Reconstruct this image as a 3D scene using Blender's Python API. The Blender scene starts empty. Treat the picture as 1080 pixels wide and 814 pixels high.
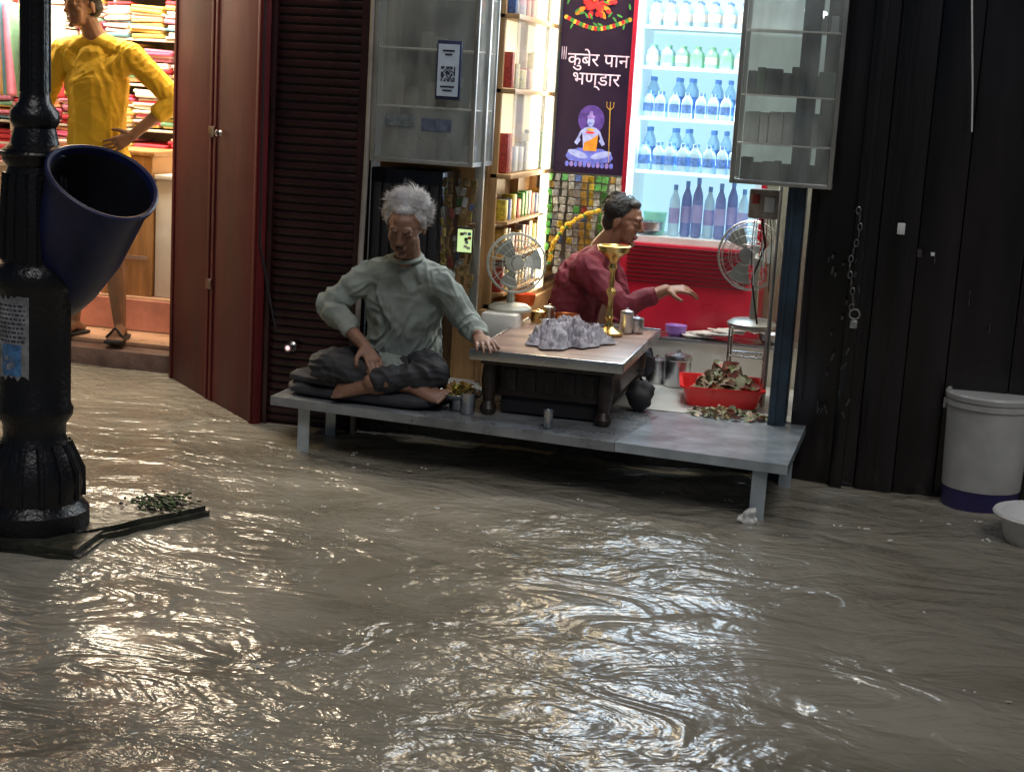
import bpy, bmesh, math, random
import numpy as np
from mathutils import Matrix, Vector, noise, Euler
random.seed(7); np.random.seed(7)
sc=bpy.context.scene
V=Vector
def link(o,parent=None):
    sc.collection.objects.link(o)
    if parent: o.parent=parent
    return o
def empty(name):
    o=bpy.data.objects.new(name,None); o.empty_display_size=.1
    return link(o)
# ------------------------------------------------------------ materials
def pm(name,col,rough=.5,metal=0,var=.2,scale=6,bump=0,bscale=60,emis=None,es=0,alpha=1,stretch=(1,1,1),spec=.5,col2=None,trans=0,coat=0):
    m=bpy.data.materials.new(name); m.use_nodes=True
    nt=m.node_tree; b=nt.nodes['Principled BSDF']; L=nt.links
    tc=nt.nodes.new('ShaderNodeTexCoord'); mp=nt.nodes.new('ShaderNodeMapping'); mp.inputs['Scale'].default_value=stretch
    L.new(tc.outputs['Object'],mp.inputs[0])
    n=nt.nodes.new('ShaderNodeTexNoise'); n.inputs['Scale'].default_value=scale; n.inputs['Detail'].default_value=3; n.inputs['Roughness'].default_value=.65
    L.new(mp.outputs[0],n.inputs['Vector'])
    r=nt.nodes.new('ShaderNodeValToRGB'); r.color_ramp.elements[0].position=.32; r.color_ramp.elements[1].position=.68
    c0=[max(0,c*(1-var)) for c in col]; c1=[min(1,c*(1+var)) for c in col]
    if col2: c1=list(col2)
    r.color_ramp.elements[0].color=(*c0,1); r.color_ramp.elements[1].color=(*c1,1)
    L.new(n.outputs[0],r.inputs[0]); L.new(r.outputs[0],b.inputs['Base Color'])
    rr=nt.nodes.new('ShaderNodeMapRange'); rr.inputs['To Min'].default_value=max(.03,rough*.7); rr.inputs['To Max'].default_value=min(1,rough*1.3)
    L.new(n.outputs[0],rr.inputs[0]); L.new(rr.outputs[0],b.inputs['Roughness'])
    b.inputs['Metallic'].default_value=metal; b.inputs['Alpha'].default_value=alpha
    b.inputs['Specular IOR Level'].default_value=spec; b.inputs['Transmission Weight'].default_value=trans
    b.inputs['Coat Weight'].default_value=coat
    if emis:
        b.inputs['Emission Color'].default_value=(*emis,1); b.inputs['Emission Strength'].default_value=es
        if es<.75: m.cycles.emission_sampling='NONE'
    if bump:
        n2=nt.nodes.new('ShaderNodeTexNoise'); n2.inputs['Scale'].default_value=bscale; n2.inputs['Detail'].default_value=2
        L.new(mp.outputs[0],n2.inputs['Vector'])
        bp=nt.nodes.new('ShaderNodeBump'); bp.inputs['Strength'].default_value=1; bp.inputs['Distance'].default_value=bump
        L.new(n2.outputs[0],bp.inputs['Height']); L.new(bp.outputs[0],b.inputs['Normal'])
    return m
def emis(name,col,s): return pm(name,[c*.6 for c in col],.5,var=.05,emis=col,es=s)
# ------------------------------------------------------------ mesh collector
def ico(sub=2):
    bm=bmesh.new(); bmesh.ops.create_icosphere(bm,subdivisions=sub,radius=1)
    vs=[v.co.copy() for v in bm.verts]; fs=[[v.index for v in f.verts] for f in bm.faces]; bm.free(); return vs,fs
ICO1=ico(1); ICO2=ico(2); ICO3=ico(3)
class M:
    def __init__(s,name): s.n=name; s.v=[]; s.f=[]; s.m=[]; s.mats=[]
    def mi(s,mat):
        if mat not in s.mats: s.mats.append(mat)
        return s.mats.index(mat)
    def add(s,vs,fs,mat):
        o=len(s.v); s.v+= [tuple(v) for v in vs]; i=s.mi(mat)
        for f in fs: s.f.append([a+o for a in f]); s.m.append(i)
    def box(s,c,sz,mat,rot=None,bev=0,seg=2):
        bm=bmesh.new(); bmesh.ops.create_cube(bm,size=1)
        for v in bm.verts: v.co=V((v.co.x*sz[0],v.co.y*sz[1],v.co.z*sz[2]))
        if bev: bmesh.ops.bevel(bm,geom=list(bm.edges),offset=bev,segments=seg,affect='EDGES',profile=.5)
        if rot: R=Euler(rot).to_matrix()
        else: R=Matrix.Identity(3)
        bm.verts.index_update()
        vs=[R@v.co+V(c) for v in bm.verts]; fs=[[v.index for v in f.verts] for f in bm.faces]; bm.free(); s.add(vs,fs,mat)
    def bx(s,x0,x1,y0,y1,z0,z1,mat,bev=0):
        s.box(((x0+x1)/2,(y0+y1)/2,(z0+z1)/2),(x1-x0,y1-y0,z1-z0),mat,bev=bev)
    def lathe(s,prof,c,mat,seg=24,R=None,wob=0,cap=True):
        R=R or Matrix.Identity(3); vs=[];fs=[];n=len(prof)
        for r,z in prof:
            for k in range(seg):
                a=2*math.pi*k/seg; q=r*(1+wob*math.sin(3*a+z*9))
                vs.append(R@V((q*math.cos(a),q*math.sin(a),z))+V(c))
        for i in range(n-1):
            for k in range(seg):
                k2=(k+1)%seg; fs.append([i*seg+k,i*seg+k2,(i+1)*seg+k2,(i+1)*seg+k])
        if cap:
            if prof[0][0]>1e-4: fs.append(list(range(seg))[::-1])
            if prof[-1][0]>1e-4: fs.append([(n-1)*seg+k for k in range(seg)])
        s.add(vs,fs,mat)
    def tube(s,pts,r,mat,seg=8,closed=False):
        pts=[V(p) for p in pts]; n=len(pts); vs=[];fs=[]; rs=r if isinstance(r,(list,tuple)) else [r]*n
        prev=None
        for i,p in enumerate(pts):
            a=pts[(i-1)%n] if (closed or i>0) else p; b=pts[(i+1)%n] if (closed or i<n-1) else p
            t=(b-a).normalized()
            if prev is None:
                u=t.orthogonal().normalized()
            else:
                u=(prev-t*prev.dot(t)); u=u.normalized() if u.length>1e-6 else t.orthogonal().normalized()
            prev=u; w=t.cross(u)
            for k in range(seg):
                an=2*math.pi*k/seg; vs.append(p+(u*math.cos(an)+w*math.sin(an))*rs[i])
        for i in range(n if closed else n-1):
            j=(i+1)%n
            for k in range(seg):
                k2=(k+1)%seg; fs.append([i*seg+k,i*seg+k2,j*seg+k2,j*seg+k])
        if not closed: fs.append(list(range(seg))[::-1]); fs.append([(n-1)*seg+k for k in range(seg)])
        s.add(vs,fs,mat)
    def ell(s,c,r,mat,R=None,sub=2):
        vs,fs={1:ICO1,2:ICO2,3:ICO3}[sub]; R=R or Matrix.Identity(3)
        s.add([R@V((v.x*r[0],v.y*r[1],v.z*r[2]))+V(c) for v in vs],fs,mat)
    def quad(s,a,b,c,d,mat): s.add([a,b,c,d],[[0,1,2,3]],mat)
    def ring(s,c,r,tr,mat,R=None,seg=28,ts=6,sx=1,sy=1):
        R=R or Matrix.Identity(3)
        s.tube([V(c)+R@V((sx*r*math.cos(2*math.pi*k/seg),sy*r*math.sin(2*math.pi*k/seg),0)) for k in range(seg)],tr,mat,seg=ts,closed=True)
    def done(s,parent=None,ang=35,loc=None):
        me=bpy.data.meshes.new(s.n); me.from_pydata(s.v,[],s.f)
        for m in s.mats: me.materials.append(m)
        me.polygons.foreach_set('material_index',s.m); me.polygons.foreach_set('use_smooth',[True]*len(s.f))
        me.update(); me.set_sharp_from_angle(angle=math.radians(ang))
        o=bpy.data.objects.new(s.n,me); return link(o,parent)
def noisy(o,amp,freq,seed=0):
    nn=[v.normal.copy() for v in o.data.vertices]
    for v,n_ in zip(o.data.vertices,nn):
        p=v.co*freq+V((seed,seed*2,0)); v.co+=n_*amp*noise.noise(p)
# ------------------------------------------------------------ palette
black_iron=pm('black_cast_iron',(.008,.008,.011),.32,.2,bump=.003,bscale=70)
steel=pm('stainless_steel',(.55,.56,.58),.28,1,var=.12,bump=.0006,bscale=200)
alu=pm('aluminium_frame',(.42,.42,.40),.4,.85,var=.15)
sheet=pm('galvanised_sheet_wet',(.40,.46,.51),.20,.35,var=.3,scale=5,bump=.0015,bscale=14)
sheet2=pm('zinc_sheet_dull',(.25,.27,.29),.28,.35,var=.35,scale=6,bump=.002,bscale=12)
woodd=pm('dark_wood',(.022,.013,.010),.4,var=.4,scale=4,stretch=(1,1,8),bump=.001,bscale=40)
wood=pm('light_plywood',(.42,.24,.10),.45,var=.25,scale=3,stretch=(8,1,1),bump=.0008)
woodtop=pm('desk_top_wood',(.32,.22,.18),.35,var=.35,scale=3,stretch=(1,7,1),bump=.001)
maroon=pm('maroon_shutter_paint',(.026,.007,.008),.3,var=.5,scale=3,bump=.003,bscale=25)
redbrown=pm('red_oxide_door_paint',(.085,.007,.009),.55,var=.5,scale=2.2,stretch=(1,1,.3),bump=.003,bscale=9,spec=.3)
darkwall=pm('wet_black_shutter',(.006,.005,.007),.24,var=.7,scale=5,stretch=(1,1,.12),bump=.010,bscale=10,col2=(.017,.013,.015))
darkwood=pm('wet_black_board',(.006,.005,.006),.28,var=.6,scale=4,stretch=(3,1,.2),bump=.006,bscale=14,col2=(.013,.010,.012))
bluepaint=pm('blue_grey_paint',(.015,.032,.052),.4,var=.5,scale=7,bump=.001)
white=pm('white_plastic',(.72,.73,.72),.35,var=.06)
whitew=pm('white_laminate',(.7,.68,.63),.4,var=.08)
brass=pm('brass',(.62,.44,.16),.28,1,var=.2)
copper=pm('copper',(.7,.25,.10),.3,1,var=.15)
redp=pm('red_plastic',(.75,.02,.02),.3,var=.1)
redpaint=pm('red_enamel',(.36,.010,.028),.3,var=.25,scale=4,emis=(.8,.02,.05),es=.08)
redslat=pm('grille_dark_red',(.10,.004,.01),.4)
marble=pm('pale_floor_tile',(.5,.52,.5),.3,var=.15,scale=5)
black=pm('black_cloth',(.012,.012,.015),.8,var=.3,bump=.002,bscale=60)
cushm=pm('charcoal_cushion_cloth',(.035,.036,.045),.85,var=.3,bump=.004,bscale=30)
concrete=pm('wet_concrete',(.05,.045,.04),.35,var=.5,bump=.008,bscale=25)
mossy=pm('mossy_wet_stone',(.020,.019,.018),.42,var=.5,scale=9,bump=.010,bscale=26,col2=(.036,.040,.026))
weeds=pm('weeds_and_moss',(.06,.10,.03),.7,var=.5,scale=30)
rub=pm('black_rubber',(.015,.015,.015),.6)
navy=pm('navy_plastic',(.008,.013,.075),.45,var=.35,bump=.004,bscale=12)
navyin=pm('dark_bin_lining',(.004,.005,.011),.6)
def glassmat(name,col,alpha,rough=.06):
    m=bpy.data.materials.new(name); m.use_nodes=True; nt=m.node_tree; nt.nodes.clear()
    o=nt.nodes.new('ShaderNodeOutputMaterial'); mx=nt.nodes.new('ShaderNodeMixShader'); t=nt.nodes.new('ShaderNodeBsdfTransparent'); p=nt.nodes.new('ShaderNodeBsdfPrincipled')
    n=nt.nodes.new('ShaderNodeTexNoise'); n.inputs['Scale'].default_value=4; mr=nt.nodes.new('ShaderNodeMapRange'); mr.inputs['From Min'].default_value=.3; mr.inputs['From Max'].default_value=.7; mr.inputs['To Min'].default_value=alpha*.4; mr.inputs['To Max'].default_value=alpha*1.5
    p.inputs['Base Color'].default_value=(*col,1); p.inputs['Roughness'].default_value=rough
    nt.links.new(n.outputs[0],mr.inputs[0]); nt.links.new(mr.outputs[0],mx.inputs[0]); nt.links.new(t.outputs[0],mx.inputs[1]); nt.links.new(p.outputs[0],mx.inputs[2]); nt.links.new(mx.outputs[0],o.inputs[0])
    return m
glass=glassmat('display_glass',(.5,.55,.52),.22)
glassf=glassmat('misty_glass',(.40,.44,.43),.32,.10)
PAL=[(.6,.05,.08),(.75,.7,.62),(.78,.5,.52),(.7,.5,.15),(.15,.35,.5),(.2,.45,.3),(.65,.25,.4),(.85,.8,.74),(.6,.12,.25),(.75,.35,.18),(.8,.72,.6),(.85,.62,.6),(.8,.75,.7)]
cloths=[pm('folded_cloth_%d'%i,c,.8,var=.2,bump=.002) for i,c in enumerate(PAL)]
PK=[(.1,.35,.07),(.6,.45,.05),(.5,.07,.05),(.4,.4,.38),(.08,.14,.35),(.5,.3,.06),(.6,.6,.52)]
packs=[pm('packet_foil_%d'%i,[.8*k for k in c],.4,.1,var=.5,scale=70) for i,c in enumerate(PK)]
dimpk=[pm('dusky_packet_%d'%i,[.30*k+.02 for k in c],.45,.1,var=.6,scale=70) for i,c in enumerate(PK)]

# ------------------------------------------------------------ water and street
def water_mat():
    m=bpy.data.materials.new('muddy_flood_water'); m.use_nodes=True; nt=m.node_tree; L=nt.links; b=nt.nodes['Principled BSDF']
    tc=nt.nodes.new('ShaderNodeTexCoord')
    def ns(scale,st,rot,det=3,dist=0,rough=.5):
        mp=nt.nodes.new('ShaderNodeMapping'); mp.inputs['Scale'].default_value=st; mp.inputs['Rotation'].default_value=(0,0,math.radians(rot)); L.new(tc.outputs['Object'],mp.inputs[0])
        k=nt.nodes.new('ShaderNodeTexNoise'); k.inputs['Scale'].default_value=scale; k.inputs['Detail'].default_value=det; k.inputs['Distortion'].default_value=dist; k.inputs['Roughness'].default_value=rough; L.new(mp.outputs[0],k.inputs['Vector']); return k
    n=ns(.8,(1,1.5,1),-15,4,1.2)
    r=nt.nodes.new('ShaderNodeValToRGB'); r.color_ramp.elements[0].position=.33; r.color_ramp.elements[1].position=.67
    r.color_ramp.elements[0].color=(.190,.174,.136,1); r.color_ramp.elements[1].color=(.315,.295,.245,1)
    L.new(n.outputs[0],r.inputs[0]); L.new(r.outputs[0],b.inputs['Base Color'])
    b.inputs['Roughness'].default_value=.20; b.inputs['IOR'].default_value=1.42
    a=ns(2.1,(1,1.6,1),-35,3,1.3,.5); c=ns(11,(1,1.3,1),25,3,.6,.6); d=ns(32,(1,1.2,1),0,1)
    z=ns(.75,(1,1,1),0,2,.8); mr=nt.nodes.new('ShaderNodeMapRange'); mr.inputs['From Min'].default_value=.38; mr.inputs['From Max'].default_value=.62; mr.inputs['To Min'].default_value=.08; mr.inputs['To Max'].default_value=.32; L.new(z.outputs[0],mr.inputs[0])
    ad=nt.nodes.new('ShaderNodeMath'); ad.operation='MULTIPLY_ADD'; L.new(mr.outputs[0],ad.inputs[1]); L.new(c.outputs[0],ad.inputs[0]); L.new(a.outputs[0],ad.inputs[2])
    ad2=nt.nodes.new('ShaderNodeMath'); ad2.operation='MULTIPLY_ADD'; ad2.inputs[1].default_value=.045; L.new(d.outputs[0],ad2.inputs[0]); L.new(ad.outputs[0],ad2.inputs[2])
    bp=nt.nodes.new('ShaderNodeBump'); bp.inputs['Distance'].default_value=.06; bp.inputs['Strength'].default_value=.95; L.new(ad2.outputs[0],bp.inputs['Height']); L.new(bp.outputs[0],b.inputs['Normal'])
    return m
wm=water_mat()
x0,x1,y0,y1=-4,4.4,-5.6,2.0; nx,ny=400,360
X,Y=np.meshgrid(np.linspace(x0,x1,nx),np.linspace(y0,y1,ny))
wx=X+.26*np.sin(1.7*Y+.6)+.12*np.sin(4.1*Y+2*X); wy=Y+.24*np.sin(1.3*X+1.1)+.13*np.sin(3.7*X-1.2*Y)
Z=np.zeros_like(X)
for lam,amp,k in [(1.1,.006,5),(.6,.0042,7),(.33,.0020,7),(.18,.0008,8)]:
    for i in range(k):
        th=random.gauss(1.2,1.0); ph=random.uniform(0,6.3); l=lam*random.uniform(.7,1.35)
        Z+=amp/math.sqrt(k)*np.sin(2*math.pi/l*(wx*math.cos(th)+wy*math.sin(th))+ph)
fade=np.clip(np.minimum.reduce([X-x0,x1-X,Y-y0,y1-Y])/.4,0,1)
mod=np.clip(.75+.6*np.sin(1.3*wx+.5)*np.sin(1.1*wy+1.3),.2,1.4); Z*=mod
for (cx,cy,r0) in ((-1.19,-1.9,.25),(1.03,-.67,.04),(-.82,-.5,.04),(1.89,-.03,.16),(2.10,-.5,.18)):
    D=np.hypot(X-cx,Y-cy)-r0; Z+=.004*np.exp(-np.clip(D,0,9)/.16)*np.cos(2*math.pi*D/.085)*(D>-.05)
Z*=fade
vs=np.stack([X.ravel(),Y.ravel(),Z.ravel()],1)
idx=np.arange(nx*ny).reshape(ny,nx)
q=np.stack([idx[:-1,:-1],idx[:-1,1:],idx[1:,1:],idx[1:,:-1]],-1).reshape(-1,4)
W=M('flood_water'); W.v=[tuple(v) for v in vs.tolist()]; W.f=q.tolist(); W.m=[0]*len(W.f); W.mats=[wm]
B=60
for a in [(-B,B,-B,y0),(-B,B,y1,B),(-B,x0,y0,y1),(x1,B,y0,y1)]:
    W.quad((a[0],a[2],0),(a[1],a[2],0),(a[1],a[3],0),(a[0],a[3],0),wm)
W.done(ang=180)
S=M('street_ground'); S.quad((-B,-B,-.3),(B,-B,-.3),(B,B,-.3),(-B,B,-.3),concrete); S.done()
fo=M('floating_froth_and_scraps'); froth=pm('froth',(.75,.74,.7),.3,var=.1); scr=pm('paper_scrap',(.5,.48,.42),.6)
for k in range(230):
    x=random.uniform(-2.2,2.6); y=random.uniform(-3.9,-.3); s=random.uniform(.0015,.0042)
    if k%11==0: fo.box((x,y,.006),(s*5,s*3,.002),scr,rot=(random.uniform(-.2,.2),random.uniform(-.2,.2),random.uniform(0,3)))
    else:
        for j in range(random.randint(1,4)): fo.ell((x+random.gauss(0,.012),y+random.gauss(0,.006),.004+random.random()*.004),(s*1.5,s,s),froth,sub=1)
fo.done()

# ------------------------------------------------------------ paan shop building
shop=empty('paan_shop_building')
p=M('side_shutter')
p.bx(-1.2,-.76,.03,.1,-.3,2.9,maroon)
z=-.02
while z<2.8:
    p.bx(-1.17,-.79,.012+random.uniform(0,.004),.04,z,z+.026,maroon,bev=.004); z+=.036
for x in (-1.2,-.79): p.bx(x,x+.035,-.005,.05,-.3,2.9,maroon,bev=.004)
p.done(shop)
p=M('folding_door_leaf')
a=V((-1.99,.78,0)); b=V((-1.2,-.03,0)); d=(b-a); ln=d.length; ang=math.atan2(d.y,d.x); R=Matrix.Rotation(ang,3,'Z')
for t0,t1 in ((0,.498),(.502,1)):
    c=a+d*((t0+t1)/2); p.box((c.x,c.y,1.3),(ln*(t1-t0),.04,3.2),redbrown,rot=(0,0,ang),bev=.006)
for t in (.02,.475,.525,.98):
    c=a+d*t+R@V((0,-.024,0)); p.box((c.x,c.y,1.3),(.03,.008,3.2),redbrown,rot=(0,0,ang),bev=.003)
for zz in (.55,1.25,2.0):
    c=a+d*.5+R@V((0,-.030,0)); p.box((c.x,c.y,zz),(.08,.008,.05),maroon,rot=(0,0,ang),bev=.003)
c=a+d*.60+R@V((0,-.03,0)); p.lathe([(.014,0),(.010,.01),(.016,.02),(0,.03)],(c.x,c.y,1.25),steel,R=R@Matrix.Rotation(math.radians(90),3,'X'),seg=12)
p.done(shop)
p=M('upper_facade')
p.bx(-5.5,4.5,.02,.4,2.75,5.2,darkwood)
p.bx(-5.5,4.5,-.35,.02,2.7,2.78,darkwood,bev=.01)
for i in range(30): p.bx(-5.4+i*.33,-5.1+i*.33,0,.019,2.85,5.1,darkwood,bev=.006)
p.done(shop)
p=M('shop_plinth'); p.bx(-.95,1.15,.09,1.6,-.3,.2,concrete); p.bx(-.76,1.12,.1,1.6,.2,.224,marble); p.done(shop)
p=M('shop_walls')
inner=pm('cream_shop_wall',(.45,.40,.30),.5,var=.15)
p.bx(-.8,-.30,.35,1.7,.224,2.7,wood); p.bx(-.3,1.6,1.62,1.7,.224,2.7,inner); p.bx(1.12,1.2,.2,1.7,.224,2.7,inner); p.bx(-.8,1.2,.06,1.7,2.45,2.7,whitew)
p.done(shop)
p=M('blue_door_post'); p.bx(1.03,1.10,-.03,.15,.0,2.7,bluepaint,bev=.008); p.bx(1.045,1.06,-.040,-.031,.0,2.7,bluepaint,bev=.003); p.done(shop)
p=M('closed_shutter_doors')
p.bx(1.12,4.5,.09,.3,-.3,2.7,darkwall)
xs=1.12
while xs<4.3:
    w=random.uniform(.05,.28); off=random.uniform(-.006,.010)
    p.box((xs+w/2,.06+off,1.2),(w-.003,.05,3.0),darkwall if random.random()<.7 else darkwood,bev=.004); xs+=w
for x in (1.30,2.5,3.3): p.bx(x,x+.05,-.003,.03,-.3,2.7,darkwood,bev=.006)
oldp=pm('peeling_paste_marks',(.05,.045,.045),.5,var=.6,scale=30)
for k in range(26):
    x=random.uniform(1.2,1.38); zz=random.uniform(.3,.95); p.box((x,-.006,zz),(random.uniform(.003,.012),.002,random.uniform(.008,.04)),oldp,rot=(0,random.uniform(-.4,.4),0))
for k in range(14):
    x=random.uniform(1.45,2.2); zz=random.uniform(.4,1.9); p.box((x,.018,zz),(random.uniform(.002,.004),.002,random.uniform(.02,.10)),oldp)
p.done(shop)
p=M('door_chain_and_lock'); chn=pm('dull_chain_iron',(.2,.2,.2),.4,.8)
for i in range(13):
    zz=1.13-i*.032; R=Matrix.Rotation(math.radians(90*(i%2)),3,'Z')@Matrix.Rotation(math.radians(90),3,'X')
    p.ring((1.31+.012*math.sin(i*.7),-.035,zz),.014,.003,chn,R=R,seg=12,ts=5,sx=.6)
p.ring((1.335,-.04,.72),.020,.004,alu,R=Matrix.Rotation(math.radians(90),3,'X'),seg=14)
p.box((1.335,-.04,.68),(.030,.02,.034),alu,bev=.006)
p.box((1.48,-.02,1.07),(.03,.01,.045),white,bev=.003)
p.box((1.56,-.015,.98),(.018,.004,.03),oldp); p.box((1.61,-.015,.98),(.014,.004,.014),white)
p.done(shop)
p=M('hanging_white_cord'); p.tube([(1.64,-.03,2.6),(1.65,-.035,2.2),(1.652,-.03,1.95),(1.69,-.03,1.62),(1.705,-.03,1.46)],.0035,white); p.done(shop)
p=M('door_lock_knob'); Rk=Matrix.Rotation(math.radians(90),3,'X')
p.lathe([(.022,0),(.022,.01),(.014,.016),(.014,.035),(.020,.045),(.017,.058),(0,.06)],(-1.05,-.005,.36),steel,R=Rk); p.lathe([(.010,0),(.008,.004),(0,.006)],(-1.05,-.063,.36),emis('knob_glint_pink',(1,.45,.5),2.0),R=Rk); p.done(shop)  # glowing pink disc stands in for the knob's bright reflection
p=M('added_tube_light'); p.tube([(.0,-.16,2.62),(1.1,-.16,2.62)],.024,emis('added_tube_glow',(.76,.86,1),62),seg=8); p.bx(-.02,1.12,-.19,-.13,2.646,2.70,white,bev=.004); p.done(shop)  # tube added above the view to throw cool reflections on the water
p=M('added_warm_bulb'); p.ell((-1.45,-.20,2.5),(.06,.06,.07),emis('added_bulb_glow',(1,.68,.34),120),sub=2); p.lathe([(.03,0),(.035,.05),(.03,.13)],(-1.45,-.2,2.565),black_iron); p.done(shop)  # bulb added above the view for gold glints on the water
p=M('facade_cables')
for k in range(2): p.tube([(1.125+.006*k,-.02,2.7),(1.128+.008*k,-.03,1.6),(1.125,-.03,.9),(1.13+.01*k,-.02,.3)],.003,black,seg=6)
p.tube([(-1.21,-.04,2.7),(-1.205,-.05,1.6),(-1.20,-.045,.8),(-1.12,-.03,.42)],.005,black,seg=6); p.done(shop)

# left wall display
p=M('side_wall_display')
gold=emis('warm_led_panel',(1,.82,.52),.85)
p.bx(-.298,-.292,.37,1.55,1.16,2.45,gold)
for yy in (.12,.36,.78,1.18,1.52): p.bx(-.30,-.262,yy,yy+.025,.55,2.45,wood if yy>.2 else alu,bev=.003)
for zz in (.55,1.13,1.5,1.82,2.15): p.bx(-.295,-.20,.36,1.54,zz,zz+.022,wood,bev=.003)
for zz in (1.155,1.525,1.845):
    yy=.4
    while yy<1.5:
        h=random.uniform(.08,.2); w=random.uniform(.05,.1); p.bx(-.285,-.23,yy,yy+w,zz,zz+h,random.choice(packs+[white,alu,whitew]),bev=.004); yy+=w+random.uniform(.008,.05)
p.bx(-.212,-.208,.38,1.5,1.16,2.45,glassf)
p.bx(-.30,-.18,.3,1.55,.224,.55,wood,bev=.005)
for zz in (.62,.78,.94):
    yy=.42
    while yy<1.45:
        h=random.uniform(.08,.13); w=random.uniform(.04,.08); p.bx(-.285,-.23,yy,yy+w,zz,zz+h,random.choice(packs),bev=.004); yy+=w+.015
    p.bx(-.295,-.21,.39,1.5,zz-.012,zz,wood)
p.done(shop)
p=M('led_strip_light'); led=emis('led_tube',(1,.86,.6),11); ledw=emis('led_tube_white',(.85,.95,1),8)
p.bx(-.235,-.205,1.145,1.16,.5,2.4,led); p.bx(-.245,-.195,1.161,1.18,.48,2.42,alu)
p.done(shop)
# ---------- banner
ban=empty('shop_name_banner')
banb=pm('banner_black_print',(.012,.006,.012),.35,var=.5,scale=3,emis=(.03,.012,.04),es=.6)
p=M('banner_panel'); p.bx(-.19,.16,1.2,1.215,1.14,2.3,banb); p.done(ban)
def flat(mo,pts,y,mat): mo.add([(x,y,z) for x,z in pts],[list(range(len(pts)))],mat)
def disc(mo,cx,cz,rx,rz,y,mat,n=20,rot=0):
    pts=[]
    for k in range(n):
        a=2*math.pi*k/n; x=rx*math.cos(a); z=rz*math.sin(a); pts.append((cx+x*math.cos(rot)-z*math.sin(rot),cz+x*math.sin(rot)+z*math.cos(rot)))
    flat(mo,pts,y,mat)
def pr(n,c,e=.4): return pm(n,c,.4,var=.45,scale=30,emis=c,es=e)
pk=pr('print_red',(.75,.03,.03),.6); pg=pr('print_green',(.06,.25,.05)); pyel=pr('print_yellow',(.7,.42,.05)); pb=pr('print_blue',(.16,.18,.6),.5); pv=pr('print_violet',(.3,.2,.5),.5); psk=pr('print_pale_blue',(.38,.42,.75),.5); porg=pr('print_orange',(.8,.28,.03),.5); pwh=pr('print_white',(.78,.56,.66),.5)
p=M('printed_flowers_and_deity')
for k in range(44):
    a=random.uniform(0,math.pi*2); rr=random.uniform(.005,.10); disc(p,-.02+rr*1.0*math.cos(a),1.94+rr*.7*math.sin(a),random.uniform(.012,.026),.010,1.197-.0004*k,pk if k%4 else porg,n=10,rot=a)
for k in range(22):
    t=k/21; x=-.17+.31*t; disc(p,x,1.83+.05*abs(2*t-1)**1.5,.011,.011,1.1965-.0004*(k%3),[pyel,pk,pg][k%3],n=9)
for k in range(14): disc(p,-.16+.023*k,1.855+random.uniform(-.02,.1),.016,.005,1.178,pg,n=8,rot=random.uniform(0,3))
for x in (-.170,-.160,-.180): p.tube([(x,1.196,1.68),(x,1.196,1.74)],.0018,pwh,seg=4)
disc(p,-.015,1.40,.065,.07,1.1965,pr('print_halo',(.10,.05,.25),.4),n=28)
flat(p,[(-.115,1.20),(-.13,1.22),(-.12,1.24),(-.07,1.262),(.05,1.262),(.095,1.24),(.105,1.22),(.09,1.20),(0,1.188)],1.194,pb)
disc(p,-.07,1.232,.052,.016,1.1925,psk,rot=-.28); disc(p,.045,1.232,.052,.016,1.1915,psk,rot=.28)
flat(p,[(-.045,1.25),(-.05,1.31),(-.056,1.34),(-.045,1.358),(-.014,1.37),(.018,1.358),(.029,1.34),(.022,1.31),(.018,1.25)],1.191,psk)
flat(p,[(-.045,1.25),(-.04,1.29),(-.01,1.305),(.026,1.33),(.024,1.30),(.02,1.25)],1.190,porg)
for s in (-1,1):
    cx=-.014
    flat(p,[(cx+s*.034,1.355),(cx+s*.048,1.345),(cx+s*.075,1.285),(cx+s*.064,1.278)],1.1895,psk)
    flat(p,[(cx+s*.075,1.29),(cx+s*.062,1.275),(cx+s*.045,1.30),(cx+s*.055,1.318)],1.189,psk)
disc(p,-.014,1.39,.018,.023,1.1885,psk); disc(p,-.014,1.413,.019,.012,1.188,pv); disc(p,-.014,1.43,.009,.011,1.1875,pv)
disc(p,-.014,1.352,.02,.006,1.187,pyel); disc(p,-.014,1.338,.024,.005,1.1865,pk); disc(p,-.02,1.382,.012,.003,1.1862,pb)
p.tube([(.085,1.19,1.2),(.075,1.19,1.47)],.002,pyel,seg=4)
for s in (-.016,0,.016): p.tube([(.075,1.19,1.45),(.075+s,1.19,1.465),(.075+s*1.1,1.19,1.49)],.0015,pyel,seg=4)
for k in range(11): disc(p,-.12+.022*k,1.183,.010,.014,1.186,pv if k%2 else pb,n=8)
p.done(ban)
def text(body,size,loc,mat,parent,rot=(math.pi/2,0,0),sx=1,name='lettering'):
    cu=bpy.data.curves.new(name,'FONT'); cu.body=body; cu.size=size; cu.extrude=.0006; cu.offset=.0002; cu.materials.append(mat); cu.align_x='CENTER'
    o=bpy.data.objects.new(name,cu); o.location=loc; o.rotation_euler=rot; o.scale=(sx,1,1); return link(o,parent)
text('कुबेर पान',.088,(.0,1.196,1.655),pwh,ban,name='hindi_lettering_line')
text('भण्डार',.088,(-.005,1.196,1.565),pwh,ban,name='hindi_lettering_word')
p=M('hanging_packet_strips')
for c in range(11):
    x=-.19+.034*c; sw=random.uniform(-.006,.006); m_=random.choice([packs[0],packs[1],packs[3],packs[6],packs[5]])
    for r in range(random.randint(9,13)):
        zz=1.115-r*.038
        p.box((x+sw*r*.3+random.uniform(-.004,.004),1.17+random.uniform(-.015,.012),zz),(random.uniform(.024,.032),.005,.033),m_ if random.random()<.85 else random.choice(packs),rot=(random.uniform(-.35,.35),random.uniform(-.15,.15),random.uniform(-.4,.4)),bev=.0015,seg=1)
p.done()
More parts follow.
